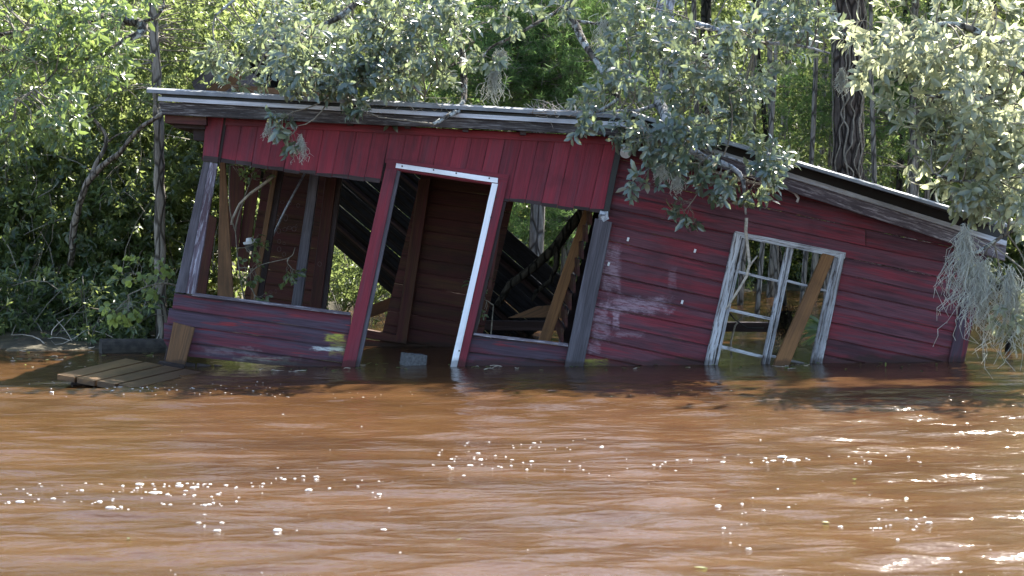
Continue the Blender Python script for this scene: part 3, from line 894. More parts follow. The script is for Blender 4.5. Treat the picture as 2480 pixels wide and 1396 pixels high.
rod('fallen_limb', [(1350, 590, 21.0), (1348, 640, 21.0), (1335, 680, 21.0), (1300, 705, 21.0), (1288, 730, 21.0)], (.035, .016), M_DARKBARK, 'mossy forked side limb under the dark fallen limb', 'limb', 8)
rod('cable', [(1752, 740, 19.6), (1780, 775, 19.6), (1810, 795, 19.6), (1850, 795, 19.6)], .007, M_ROPE, 'thin dark cable sagging behind the white window', 'cable')
rod('bent_twig', [(1772, 870, 20.4), (1770, 830, 20.4), (1780, 790, 20.4), (1800, 765, 20.4), (1815, 768, 20.4)], (.012, .006), M_DEADTWIG, 'thin bent twig rising from the water behind the window', 'twig')

# ---------------------------------------------------------------- foliage machinery
def unit(a):
    return a / (np.linalg.norm(a, axis=-1, keepdims=True) + 1e-9)

def leaf_verts(P, Ax, Nn, L, W, hi=True, fold=.25, droop=.15):
    n = len(P)
    Ax = unit(Ax)
    S = unit(np.cross(Ax, Nn)); Up = np.cross(S, Ax)
    L = np.broadcast_to(L, (n,))[:, None]; W = np.broadcast_to(W, (n,))[:, None]
    dr = L * droop
    if not hi:
        v = np.stack([P, P + Ax * L * .5 - S * W * .5 + Up * W * fold, P + Ax * L - Up * dr, P + Ax * L * .5 + S * W * .5 + Up * W * fold], 1)
        i = (np.arange(n) * 4)[:, None]
        return v.reshape(-1, 3), np.concatenate([i + np.array([[0, 2, 1]]), i + np.array([[0, 3, 2]])])
    c1 = P + Ax * L * .33 - Up * dr * .1; c2 = P + Ax * L * .72 - Up * dr * .45
    v = np.stack([P, c1 - S * W * .42 + Up * W * fold, c1, c1 + S * W * .42 + Up * W * fold,
                  c2 - S * W * .45 + Up * W * fold, c2, c2 + S * W * .45 + Up * W * fold, P + Ax * L - Up * dr], 1)
    i = (np.arange(n) * 8)[:, None]
    t = [[0, 2, 1], [0, 3, 2], [1, 2, 5], [1, 5, 4], [2, 3, 6], [2, 6, 5], [4, 5, 7], [5, 6, 7]]
    return v.reshape(-1, 3), np.concatenate([i + np.array([k]) for k in t])

def whorls(P, Dr, n_leaf, twig, L, W, rng, spread=(35, 80), hi=True, up=.6, face=0.0):
    """rosettes of leaves along twigs: P bases, Dr directions"""
    n = len(P)
    Dr = unit(Dr)
    a = unit(np.cross(Dr, np.array([.31, .2, .93]))); b = np.cross(Dr, a)
    k = np.arange(n_leaf)
    t = (.30 + .70 * (k + rng.random((n, n_leaf))) / n_leaf)
    az = k * 2.4 + rng.random((n, 1)) * 6.28 + rng.normal(0, .3, (n, n_leaf))
    el = np.radians(rng.uniform(spread[0], spread[1], (n, n_leaf))) * (1.15 - .45 * t)
    tw = np.broadcast_to(twig, (n,))
    base = P[:, None] + Dr[:, None] * (t * tw[:, None])[..., None]
    ra = a[:, None] * np.cos(az)[..., None] + b[:, None] * np.sin(az)[..., None]
    ax = Dr[:, None] * np.cos(el)[..., None] + ra * np.sin(el)[..., None]
    ax[..., 2] -= .12
    nn = Dr[:, None] * np.sin(el)[..., None] - ra * np.cos(el)[..., None] * .6 + np.array([0, 0, up]) + np.array([-.30, -.62, .72]) * face + rng.normal(0, .28, (n, n_leaf, 3))
    m = n * n_leaf
    sc = np.clip(rng.normal(.9, .22, m), .4, 1.35)
    return leaf_verts(base.reshape(m, 3), ax.reshape(m, 3), nn.reshape(m, 3), L * sc, W * sc, hi, .16 if hi else .22, .2)

class Cloud:
    def __init__(self): self.v, self.f, self.n = [], [], 0
    def add(self, vf):
        v, f = vf
        self.v.append(v); self.f.append(f + self.n); self.n += len(v)
    def build(self, name, mat, parent=None, smooth=False, origin=(0, 0, 0)):
        return bulk_mesh(name, np.concatenate(self.v), [np.concatenate(self.f)], mat, parent, smooth, origin)

def fast_tubes(P, Q, r0, r1, rng, sag=0.0, segs=3, sides=3):
    """many thin curved twigs at once"""
    n = len(P)
    if n == 0: return np.zeros((0, 3)), np.zeros((0, 3), int)
    T = np.linspace(0, 1, segs + 1)
    mid = rng.normal(0, 1, (n, 3)) * np.linalg.norm(Q - P, axis=1, keepdims=True) * .09
    mid[:, 2] -= sag * np.linalg.norm(Q - P, axis=1)
    pts = P[:, None] + (Q - P)[:, None] * T[None, :, None] + mid[:, None] * (4 * T * (1 - T))[None, :, None]
    ax = unit(Q - P)
    u = unit(np.cross(ax, np.array([.2, .5, .83]))); w = np.cross(ax, u)
    r = (r0 + (r1 - r0) * T)[None, :, None]
    rings = []
    for k in range(sides):
        th = 2 * math.pi * k / sides
        rings.append(pts + (u[:, None] * math.cos(th) + w[:, None] * math.sin(th)) * r)
    V = np.stack(rings, 2)
    m = (segs + 1) * sides
    base = (np.arange(n) * m)[:, None]
    F = []
    for s in range(segs):
        for k in range(sides):
            k2 = (k + 1) % sides
            a, b, c, d = s * sides + k, s * sides + k2, (s + 1) * sides + k2, (s + 1) * sides + k
            F.append(base + np.array([[a, b, c]])); F.append(base + np.array([[a, c, d]]))
    return V.reshape(-1, 3), np.concatenate(F)

def dense(path, step=.06):
    out = []
    for i in range(len(path) - 1):
        a, b = np.array(path[i]), np.array(path[i + 1])
        k = max(2, int(np.linalg.norm(b - a) / step))
        out += [a + (b - a) * j / k for j in range(k)]
    out.append(np.array(path[-1]))
    return np.array(out)

def smooth_path(pts, k=4):
    P = [np.array(p, float) for p in pts]
    P = [2 * P[0] - P[1]] + P + [2 * P[-1] - P[-2]]
    out = []
    for i in range(1, len(P) - 2):
        for j in range(k):
            t = j / k
            a, b, c, d = P[i - 1], P[i], P[i + 1], P[i + 2]
            out.append(.5 * (2 * b + (c - a) * t + (2 * a - 5 * b + 4 * c - d) * t * t + (3 * b - a - 3 * c + d) * t ** 3))
    out.append(P[-2])
    return np.array(out)

def nearest(Q, S):
    out = np.empty(len(Q), int)
    for i in range(0, len(Q), 500):
        d = ((Q[i:i + 500, None] - S[None]) ** 2).sum(-1)
        out[i:i + 500] = d.argmin(1)
    return out

def limb_tree(name, label, limbs, blobs, leafmat_, barkmat, seed, L=.075, W=.030, nl=9, twig=.16, down=.25, cat='tree', fwd=.35, hi=True, group=None, lsides=9, thin=.62):
    """a tree whose limbs (paths with radii) carry leaf rosettes filling the blobs
    blob: (px, py, rx, ry, Y, dY, count)"""
    rng = np.random.default_rng(seed)
    base = np.array(limbs[0][0][0])
    T = empty(name, base)
    tag(T, label, cat, group)
    mb = MB(); S = []
    for path, r0, r1 in limbs:
        sp = smooth_path(path)
        rad = np.linspace(r0, r1, len(sp)) * (1 + rng.normal(0, .05, len(sp)))
        sp = sp + rng.normal(0, 1, sp.shape) * (np.linspace(r0, r1, len(sp)) * .12)[:, None]
        mb.tube(sp, rad, lsides)
        S.append(dense(sp))
    mb.build('trunk', barkmat, T, smooth=True)
    S = np.concatenate(S)
    C, TW = Cloud(), Cloud()
    for (px, py, rx, ry, Y, dY, cnt) in blobs:
        cnt = max(3, int(cnt * thin))
        per = 9
        ns = max(1, cnt // per)
        th = rng.random(ns) * 6.283; r = np.sqrt(rng.random(ns))
        S0 = np.array([at(px + rx * q * math.cos(t), py + ry * q * math.sin(t), Y + rng.uniform(-dY, dY)) for q, t in zip(r, th)])
        j = nearest(S0, S)
        out = S0 - S[j]
        sd = unit(unit(out) * .9 + rng.normal(0, .6, (ns, 3)) + np.array([0, -.15, -down]))
        sl = np.minimum(rng.uniform(.16, .46, ns), max(.12, ry * .0037 * 1.1))
        S1 = S0 + sd * sl[:, None]
        TW.add(fast_tubes(S[j], S0, .009, .005, rng, .05, 5, 4))
        TW.add(fast_tubes(S0, S1, .005, .0022, rng, .0, 3, 4))
        k = np.repeat(np.arange(ns), per)
        t = np.tile((np.arange(per) + .6) / per, ns) + rng.normal(0, .05, ns * per)
        B0 = S0[k] + (S1 - S0)[k] * t[:, None]
        side = unit(np.cross(sd[k], rng.normal(0, 1, (ns * per, 3)) + np.array([0, -.3, .4])))
        tl = rng.uniform(.3, 1.2, ns * per)[:, None] * .11 * (1.2 - .6 * t[:, None])
        P = B0 + side * tl + sd[k] * .03
        TW.add(fast_tubes(B0, P, .0030, .0020, rng, .04, 2, 3))
        Dr = unit(unit(P - B0) * .7 + sd[k] * .6 + rng.normal(0, .35, P.shape) + np.array([0, -fwd * .6, -down * .6]))
        TW.add(fast_tubes(P, P + Dr * twig * .7, .0022, .0012, rng, 0, 2, 3))
        C.add(whorls(P, Dr, max(4, nl - 2), twig * .7, L, W, rng, hi=hi, up=.4, face=.6))
    C.build('crown', leafmat_, T, origin=tuple(base))
    TW.build('twigs', M_TWIG, T, origin=tuple(base))['kind'] = 'stuff'
    return T

def moss(name, label, px, py, Y, n, length, spread, seed, parent=None, mat=None, group='clumps of hanging moss'):
    rng = np.random.default_rng(seed)
    c = at(px, py, Y)
    segs = 7
    P = c + np.stack([rng.normal(0, spread, n), rng.normal(0, spread * .6, n), rng.uniform(-.3, .1, n) * length], -1)
    step = length * rng.uniform(.25, 1.0, n)[:, None] / segs
    C = Cloud()
    cur = P
    ph = rng.random((n, 1)) * 6.28
    for s in range(segs):
        d = np.stack([np.zeros(n), np.zeros(n), -np.ones(n)], -1) + rng.normal(0, .68, (n, 3)) * np.array([1, .6, .35])
        nx = cur + d * step
        C.add(fast_tubes(cur, nx, .0026, .0020, rng, 0, 1, 3))
        # small side curls
        k = rng.random(n) < .6
        C.add(fast_tubes(cur[k], cur[k] + rng.normal(0, 0.014, (k.sum(), 3)) - np.array([0, 0, .012]), .0020, .0011, rng, 0, 1, 3))
        cur = nx
    o = C.build(name, mat or M_MOSS, parent, origin=tuple(c))
    if parent is None: tag(o, label, 'moss', group)
    return o

# ---------------------------------------------------------------- overhanging trees at the cabin
# lichen-limbed tree whose limbs come down over the roof peak, with the blue-green foliage left of them
limb_tree('laurel_oak', 'lichen covered tree whose glossy boughs droop over the left of the cabin roof',
    [([at(1180, -420, 20.6), at(1140, -150, 19.8), at(1098, 0, 19.2), at(1103, 60, 19.0), at(1118, 130, 18.8), at(1125, 200, 18.6), at(1118, 258, 18.3), at(1085, 282, 18.1), at(1050, 300, 18.0)], .05, .018),
     ([at(1180, -420, 20.6), at(1000, -150, 19.2), at(850, 20, 18.7), at(740, 80, 18.5), at(640, 130, 18.4)], .045, .010),
     ([at(1103, 60, 19.0), at(1000, 75, 18.7), at(920, 120, 18.5), at(820, 200, 18.3)], .016, .006),
     ([at(1122, 150, 18.7), at(1080, 165, 18.5), at(1045, 200, 18.4), at(1028, 236, 18.3)], .012, .006),
     ([at(1180, -420, 20.6), at(900, -260, 19.4), at(640, -60, 18.9), at(520, 40, 18.7)], .035, .010)],
    [(960, 70, 130, 90, 18.5, .5, 300), (820, 110, 190, 110, 18.4, .5, 420), (690, 130, 90, 80, 18.4, .4, 110), (880, 190, 150, 60, 18.2, .3, 190),
     (700, 40, 190, 55, 18.9, .4, 130), (540, 60, 90, 50, 18.9, .4, 50), (640, 200, 40, 26, 18.2, .2, 20), (720, 262, 20, 26, 18.0, .1, 12), (915, 262, 26, 34, 18.0, .1, 16),
     (1030, 70, 40, 80, 18.6, .4, 45), (1130, 110, 26, 30, 18.3, .2, 12), (1190, 40, 60, 40, 18.8, .3, 24), (900, -140, 330, 120, 19.2, .8, 90), (725, 310, 16, 22, 18.0, .05, 6)],
    M_LAUREL, M_LICHEN, 21, L=.096, W=.037)

limb_tree('laurel_oak', 'lichen spotted limbs forking above the roof peak in the middle',
    [([at(1440, -420, 20.8), at(1400, -120, 19.8), at(1380, 10, 19.3), at(1396, 70, 19.1), at(1425, 120, 18.9), at(1462, 180, 18.7), at(1474, 215, 18.5), at(1495, 240, 18.4), at(1440, 275, 18.25)], .05, .014),
     ([at(1390, 0, 19.3), at(1330, 40, 19.2), at(1250, 85, 19.0), at(1190, 115, 18.9), at(1160, 150, 18.8)], .020, .007),
     ([at(1392, 50, 19.2), at(1450, 58, 19.1), at(1500, 45, 19.1), at(1545, 0, 19.2), at(1570, -60, 19.4)], .013, .016)],
    [(1385, 60, 40, 40, 19.0, .3, 10), (1270, 20, 60, 30, 19.0, .3, 20), (1440, 215, 30, 60, 18.5, .2, 10), (1405, 300, 16, 14, 18.0, .1, 7), (1150, 130, 26, 24, 18.6, .2, 9), (1420, -140, 200, 110, 19.6, .8, 40)],
    M_LAUREL, M_LICHEN, 22, L=.10, W=.038)

limb_tree('laurel_oak', 'bushy glossy leaved tree drooping over the right roof slope and white window',
    [([at(1640, -420, 20.9), at(1620, -100, 19.9), at(1612, 60, 19.3), at(1618, 160, 19.0), at(1600, 250, 18.6), at(1640, 330, 18.2), at(1700, 380, 18.0), at(1790, 420, 17.9), at(1806, 520, 17.95)], .10, .010),
     ([at(1612, 60, 19.3), at(1700, 60, 18.8), at(1820, 100, 18.4), at(1930, 110, 18.2), at(2010, 130, 18.1)], .03, .007),
     ([at(1600, 250, 18.6), at(1540, 270, 18.4), at(1500, 268, 18.3), at(1430, 282, 18.3)], .020, .008),
     ([at(1700, 380, 18.0), at(1760, 380, 18.0), at(1850, 410, 17.95), at(1860, 360, 18.0)], .008, .004),
     ([at(1620, 340, 18.1), at(1570, 410, 18.0), at(1530, 430, 17.95)], .008, .003)],
    [(1620, 120, 110, 110, 18.6, .5, 200), (1760, 90, 160, 90, 18.4, .5, 260), (1920, 70, 110, 70, 18.2, .4, 140), (1610, 250, 110, 80, 18.3, .4, 175), (1740, 240, 90, 80, 18.2, .4, 120),
     (1530, 200, 50, 60, 18.4, .3, 45), (1670, 355, 75, 60, 17.9, .25, 115), (1780, 400, 75, 50, 17.8, .25, 100), (1800, 460, 45, 40, 17.8, .15, 42), (1545, 432, 26, 22, 17.9, .08, 9), (1690, 480, 22, 26, 17.85, .08, 9),
     (1650, 300, 80, 40, 18.0, .3, 55), (1880, 400, 24, 26, 17.9, .1, 8), (1740, -130, 320, 130, 19.0, .8, 80), (2000, 130, 40, 50, 18.1, .2, 26)],
    M_LAUREL, M_PALEBARK, 23, L=.095, W=.038)

limb_tree('laurel_oak', 'sunlit pale leaved tree with grey moss hanging at the far right',
    [([at(2760, -300, 18.6), at(2650, -60, 18.0), at(2560, 90, 17.5), at(2440, 110, 17.2), at(2320, 60, 17.1), at(2180, 70, 17.0)], .09, .010),
     ([at(2560, 90, 17.5), at(2440, 220, 17.0), at(2330, 240, 16.9), at(2240, 230, 16.9)], .03, .007),
     ([at(2560, 90, 17.5), at(2500, 330, 17.0), at(2430, 420, 16.8), at(2330, 440, 16.8), at(2260, 420, 16.8)], .035, .007),
     ([at(2500, 330, 17.0), at(2490, 520, 16.8), at(2430, 570, 16.7), at(2370, 610, 16.6), at(2320, 640, 16.6), at(2296, 712, 16.6)], .022, .007)],
    [(2360, 90, 150, 100, 17.1, .5, 260), (2180, 80, 110, 60, 17.1, .4, 140), (2120, 110, 50, 40, 17.1, .3, 40), (2400, 260, 120, 90, 16.9, .5, 220), (2290, 300, 90, 70, 16.9, .4, 150), (2420, 400, 90, 80, 16.8, .4, 150),
     (2200, 380, 36, 26, 16.9, .2, 26), (2450, 520, 50, 90, 16.7, .3, 80), (2300, 420, 60, 34, 16.8, .3, 50), (2450, 680, 50, 70, 16.6, .25, 70), (2420, 600, 36, 50, 16.6, .2, 28), (2620, 200, 160, 260, 17.3, .8, 60), (2400, -130, 330, 110, 17.9, .9, 90)],
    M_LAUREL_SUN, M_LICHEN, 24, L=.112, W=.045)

limb_tree('laurel_oak', 'bright leaved tree with lichen white branches at the upper left',
    [([at(300, -420, 21.0), at(330, -120, 20.2), at(290, 30, 19.6), at(335, 55, 19.4), at(342, 75, 19.3), at(300, 100, 19.2), at(230, 140, 19.0), at(160, 135, 18.9), at(60, 130, 18.7)], .07, .008),
     ([at(335, 55, 19.4), at(380, 40, 19.3), at(396, 0, 19.4), at(340, -30, 19.6)], .016, .008),
     ([at(290, 30, 19.6), at(160, 60, 19.0), at(20, 80, 18.6), at(-100, 100, 18.4)], .03, .008),
     ([at(160, 135, 18.9), at(110, 200, 18.4), at(40, 240, 18.2)], .010, .004)],
    [(90, 70, 170, 100, 18.8, .6, 340), (60, 230, 110, 70, 18.4, .4, 200), (-60, 200, 90, 160, 18.5, .5, 160), (240, 40, 110, 70, 19.3, .5, 170), (10, 310, 40, 40, 18.3, .2, 30), (90, -130, 260, 100, 19.4, .8, 60), (200, 130, 80, 50, 19.0, .4, 80)],
    M_LAUREL_GREEN, M_LICHEN, 25, L=.098, W=.034)

limb_tree('sapling', 'leaning forked sapling with bare dark stems left of the cabin',
    [([at(170, 640, 22.2), at(185, 520, 21.9), at(215, 440, 21.7), at(245, 405, 21.6), at(290, 370, 21.4), at(335, 315, 21.2), at(395, 276, 21.0)], .040, .022),
     ([at(215, 440, 21.7), at(240, 385, 21.7), at(258, 345, 21.7), at(245, 310, 21.7), at(205, 272, 21.7), at(165, 280, 21.6)], .026, .012),
     ([at(205, 272, 21.7), at(255, 245, 21.6), at(290, 200, 21.6)], .012, .007),
     ([at(258, 345, 21.7), at(290, 325, 21.6), at(330, 318, 21.5)], .010, .005)],
    [(280, 210, 70, 50, 21.6, .3, 40), (180, 270, 60, 40, 21.6, .3, 36), (390, 250, 40, 40, 21.2, .2, 20)],
    M_LEAF, M_BARK, 26, L=.075, W=.034, hi=False)

# ---------------------------------------------------------------- standing trunks
def trunk_tree(name, label, path, r0, r1, mat, seed, ridge=.0, sides=14, group=None, crown=None, cmat=None, vines=0, L=.08, W=.036):
    rng = np.random.default_rng(seed)
    sp = smooth_path(path, 6)
    sp[1:-1] += rng.normal(0, r0 * .10, (len(sp) - 2, 3)) * np.array([1, 1, 0])
    base = sp[0]
    T = empty(name, base); tag(T, label, 'tree', group)
    mb = MB(); rad = np.linspace(r0, r1, len(sp)) * (1 + rng.normal(0, .03, len(sp)))
    if ridge:
        d = dense(sp, .05); n = len(d); V, F = [], []
        ph = rng.random(sides) * 6
        for i, p in enumerate(d):
            r = lerp(r0, r1, i / n)
            for k in range(sides):
                th = 2 * math.pi * k / sides
                q = r * (1 + ridge * math.sin(k * 2.6 + .9 * math.sin(i * .21 + ph[k])) + rng.normal(0, ridge * .5))
                V.append(p + np.array([math.cos(th) * q, math.sin(th) * q, 0]))
        for i in range(n - 1):
            for k in range(sides):
                k2 = (k + 1) % sides
                F.append((i * sides + k, i * sides + k2, (i + 1) * sides + k2, (i + 1) * sides + k))
        mb.add(V, F)
    else:
        mb.tube(sp, rad, sides)
    mb.build('trunk', mat, T, smooth=not ridge)
    for v in range(vines):
        th = rng.uniform(-2.6, -.5); pts = []
        d = dense(sp, .22)
        lo = rng.integers(0, max(1, len(d) // 3)); hi_ = rng.integers(len(d) // 2, len(d))
        for i in range(lo, hi_):
            r = lerp(r0, r1, i / len(d)) * 1.04 + .012
            th += rng.normal(0, .16)
            pts.append(d[i] + np.array([math.cos(th) * r, math.sin(th) * r, 0]))
        if len(pts) > 3: MB().tube(smooth_path(pts, 3), rng.uniform(.006, .014), 5).build('vine', M_VINE, T, smooth=True)
    if crown:
        C = Cloud(); B = Cloud()
        for (px, py, rx, ry, Y, dY, cnt) in crown:
            g = rng.normal(0, 1, (cnt, 3)) * .55
            P = np.array([at(px + rx * a, py + ry * b, Y + dY * c) for a, b, c in g])
            Dr = rng.normal(0, 1, (cnt, 3)) + np.array([0, -.2, .0])
            C.add(whorls(P, Dr, 8, .16, L, W, rng, hi=False))
            S = sp[nearest(P, sp)]
            k = rng.random(cnt) < .22
            B.add(fast_tubes(S[k], P[k], .010, .003, rng, -.05, 4, 3))
        C.build('crown', cmat or M_LEAF, T, origin=tuple(base))
        B.build('branches', M_TWIG, T, origin=tuple(base))['kind'] = 'stuff'
    return T

trunk_tree('pine_tree', 'thick pine trunk wrapped in dry vines behind the right roof slope',
    [at(2052, 760, 27), at(2052, 440, 27), at(2056, 200, 27), at(2062, 0, 27), at(2066, -400, 27), at(2068, -900, 27)], .205, .14, M_PINEBARK, 41, ridge=.025, sides=40, vines=8,
    crown=[(2060, -900, 260, 160, 27, 1.6, 260)], cmat=M_LEAF_DARK)
trunk_tree('slender_tree', 'straight grey trunk standing left of the cabin eave',
    [at(392, 860, 21.3), at(388, 640, 21.3), at(386, 450, 21.3), at(384, 300, 21.3), at(376, 120, 21.3), at(366, -60, 21.3), at(360, -600, 21.3)], .062, .045, M_BARK, 42, sides=12,
    crown=[(380, -380, 200, 160, 21.8, 1.0, 160), (470, 60, 120, 110, 21.9, .6, 200), (300, 160, 90, 90, 22.0, .5, 80)])
for i, (px, Y, r, lean, where) in enumerate([
    (1690, 33, .10, 4, 'slender trunk in the woods above the drooping leaves, left of the pine'), (1790, 31, .05, 10, 'thin dark trunk in the woods above the right roof slope, fourth left of the pine'),
    (1862, 34, .06, 12, 'thin grey trunk in the woods above the white window, third left of the pine'), (1905, 31, .045, -18, 'thin leaning trunk in the woods, second left of the pine'), (1968, 35, .06, 8, 'thin trunk in the woods, nearest on the left of the pine'),
    (2110, 36, .08, -5, 'slender trunk in the woods, nearest on the right of the pine'), (2165, 33, .06, 6, 'thin trunk in the woods, second on the right of the pine'), (2245, 35, .07, 5, 'slender trunk in the woods, third on the right of the pine'),
    (2300, 38, .10, -4, 'trunk in the woods behind the right end of the roof'), (2375, 36, .08, 6, 'slender trunk half hidden by the moss hung leaves on the right'),
    (1560, 36, .09, 3, 'trunk in the woods right above the roof peak'), (1505, 38, .08, -4, 'trunk in the woods just left of the roof peak leaves'), (1455, 39, .10, 4, 'trunk in the woods behind the middle forking limbs')]):
    gb = float(ground_z(np.array([(px - 1240) / 5000 * Y]), np.array([Y]))[0])
    b = at(px, 600, Y); b[2] = max(gb, -.3)
    top = b + np.array([lean * .03, 0, 9.5]); mid = (b + top) / 2 + np.array([lean * .012, 0, 0])
    trunk_tree('forest_tree', where, [b, mid, top], r, r * .6, M_BARK if i % 3 else M_DARKBARK, 60 + i, sides=9, group='slender trunks in the woods')

for i, (px, Y, r, lean, where) in enumerate([
    (1715, 29.5, .045, -6, 'thin pale stem above the roof slope, just right of the drooping leaves'), (1830, 28.5, .035, 8, 'very thin pale stem in the woods above the window'),
    (1885, 30, .05, -4, 'grey stem in the woods over the right half of the window'), (1940, 29, .04, 6, 'thin grey stem in the woods a little left of the pine'), (2000, 30.5, .05, 3, 'grey stem touching the left side of the pine in the woods'),
    (2135, 29, .04, -5, 'thin grey stem close beside the right of the pine'), (2200, 29.5, .055, 2, 'grey stem midway between the pine and the bright leaves'), (2225, 31, .04, 6, 'thin stem left of the bright leaves on the right'),
    (2270, 30, .06, -3, 'dark stem at the edge of the bright leaves on the right')]):
    b = at(px, 600, Y); b[2] = -.3
    top = b + np.array([lean * .03, 0, 8.5]); mid = (b + top) / 2 + np.array([lean * .02, 0, 0])
    trunk_tree('forest_tree', where, [b, mid, top], r, r * .6, M_DARKBARK if i == 8 else M_BARK, 160 + i, sides=8, group='slender trunks in the woods')

# soft needled cypress in the middle distance
def cypress(label, px, Y, pts, seed):
    rng = np.random.default_rng(seed)
    b = at(px, 700, Y); b[2] = -.2
    T = empty('cypress_tree', b); tag(T, label, 'tree', 'feathery cypresses behind the roof peak')
    top = at(px, -500, Y)
    MB().tube(smooth_path([b, (b + top) / 2 + np.array([.1, 0, 0]), top]), (.11, .04), 9).build('trunk', M_BARK, T, smooth=True)
    C, Bt = Cloud(), Cloud()
    for (x, y, rx, ry, cnt) in pts:
        g = rng.normal(0, .5, (cnt, 3))
        P = np.array([at(x + rx * a, y + ry * bb, Y + .9 * c) for a, bb, c in g])
        Dr = rng.normal(0, 1, (cnt, 3)) * np.array([1, .8, .45]) + np.array([0, -.1, .1])
        C.add(whorls(P, Dr, 26, .22, .085, .0065, rng, spread=(40, 70), hi=False, up=.2))
        Bt.add(fast_tubes(P, P + unit(Dr) * .22, .003, .001, rng, 0, 2, 3))
        S = np.stack([np.full(12, b[0]), np.full(12, b[1]), np.linspace(0, top[2], 12)], -1)
        k = rng.random(cnt) < .12
        Bt.add(fast_tubes(S[nearest(P[k], S)], P[k], .012, .003, rng, 0, 4, 3))
    C.build('crown', M_NEEDLE, T, origin=tuple(b))
    Bt.build('branches', M_TWIG, T, origin=tuple(b))['kind'] = 'stuff'
cypress('feathery green cypress rising behind the middle of the roof', 1290, 25.5, [(1290, 190, 200, 110, 620), (1200, 120, 160, 110, 380), (1380, 150, 130, 130, 360), (1270, 10, 240, 80, 340), (1300, -180, 180, 140, 160)], 81)
cypress('feathery green cypress right of the thick pine trunk', 2200, 30, [(2160, 260, 100, 160, 330), (1960, 250, 110, 130, 260), (2230, 120, 140, 120, 220)], 82)
cypress('feathery cypress seen through the opening right of the door', 1370, 27.5, [(1340, 540, 100, 60, 200), (1300, 430, 140, 80, 160)], 83)

# ---------------------------------------------------------------- woods and bank foliage (uncountable masses)
def foliage(name, label, region, boughs, per, spread, mat, seed, L, W, nl=7, twig=.16, ymin=None, stems=0.1, zmin=0.02, fwd=.2):
    rng = np.random.default_rng(seed)
    (x0, x1, y0, y1, Y0, Y1) = region
    C, TW = Cloud(), Cloud()
    bx = rng.uniform(x0, x1, boughs); by = rng.uniform(y0, y1, boughs); bY = rng.uniform(Y0, Y1, boughs)
    B = np.array([at(a, b, c) for a, b, c in zip(bx, by, bY)])
    B = np.repeat(B, per, 0) + rng.normal(0, 1, (boughs * per, 3)) * np.array([spread, spread, spread * .55])
    B = B[B[:, 2] > zmin]
    Dr = rng.normal(0, 1, B.shape) + np.array([0, -fwd, -.15])
    C.add(whorls(B, Dr, nl, twig, L, W, rng, hi=False))
    k = rng.random(len(B)) < stems
    TW.add(fast_tubes(B[k], B[k] + unit(rng.normal(0, 1, (k.sum(), 3)) * np.array([.5, .5, 1])) * rng.uniform(.3, .9, (k.sum(), 1)), .007, .003, rng, 0, 3, 3))
    o = C.build(name, mat); tag(o, label, 'foliage', kind='stuff')
    TW.build('twigs', M_TWIG, o)['kind'] = 'stuff'
    return o
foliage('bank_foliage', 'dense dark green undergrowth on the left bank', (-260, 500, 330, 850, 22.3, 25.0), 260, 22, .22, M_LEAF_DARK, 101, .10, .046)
foliage('bank_foliage', 'sunlit leaves in the undergrowth left of the cabin', (120, 600, 250, 820, 22.6, 25.5), 110, 18, .22, M_LEAF, 102, .10, .048)
foliage('bank_foliage', 'green leaves of the woods above the left bank', (-260, 620, -120, 380, 22.8, 27), 210, 18, .26, M_LEAF, 103, .105, .047)
foliage('shrub_foliage', 'sunlit leaves of flooded shrubs behind the doorway', (760, 930, 590, 720, 24.5, 28), 40, 18, .22, M_LEAF, 104, .08, .04)
foliage('forest_foliage', 'mixed green woods behind the cabin', (-300, 2800, -150, 640, 36.6, 44), 1000, 26, .45, M_LEAF, 105, .13, .065, twig=.28)
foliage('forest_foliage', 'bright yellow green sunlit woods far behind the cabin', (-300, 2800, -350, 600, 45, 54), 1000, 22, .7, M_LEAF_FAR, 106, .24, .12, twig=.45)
foliage('forest_foliage', 'shaded low brush along the far bank', (900, 2800, 470, 700, 37, 41), 420, 26, .34, M_LEAF_DARK, 107, .11, .05, twig=.22)
foliage('forest_foliage', 'airy leaves in the woods behind the right roof slope', (1450, 2600, -100, 420, 29.5, 35), 150, 16, .30, M_LEAF, 108, .09, .045)
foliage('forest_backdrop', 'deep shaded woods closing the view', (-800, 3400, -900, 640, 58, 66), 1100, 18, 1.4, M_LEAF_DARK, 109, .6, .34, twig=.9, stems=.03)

foliage('shade_canopy', 'tall leafy tree tops added above the woods to shade the water behind the cabin', (-1300, 3500, -2000, -60, 37, 44), 360, 17, .9, M_LEAF, 110, .26, .12, twig=.5, stems=.05)  # high foliage added to shade the far water and darken its reflections
foliage('bank_foliage', 'low weeds and leaves along the left water line', (-300, 420, 690, 842, 21.2, 22.4), 60, 16, .16, M_LEAF_DARK, 111, .09, .036)
foliage('shade_canopy', 'leafy tree tops added out of view to shade the flooded woods behind the right roof slope', (1800, 4000, -1500, -600, 23, 33), 340, 16, .5, M_LEAF, 112, .18, .085, twig=.35, stems=.05)  # unseen foliage added above the frame to shade water behind the cabin
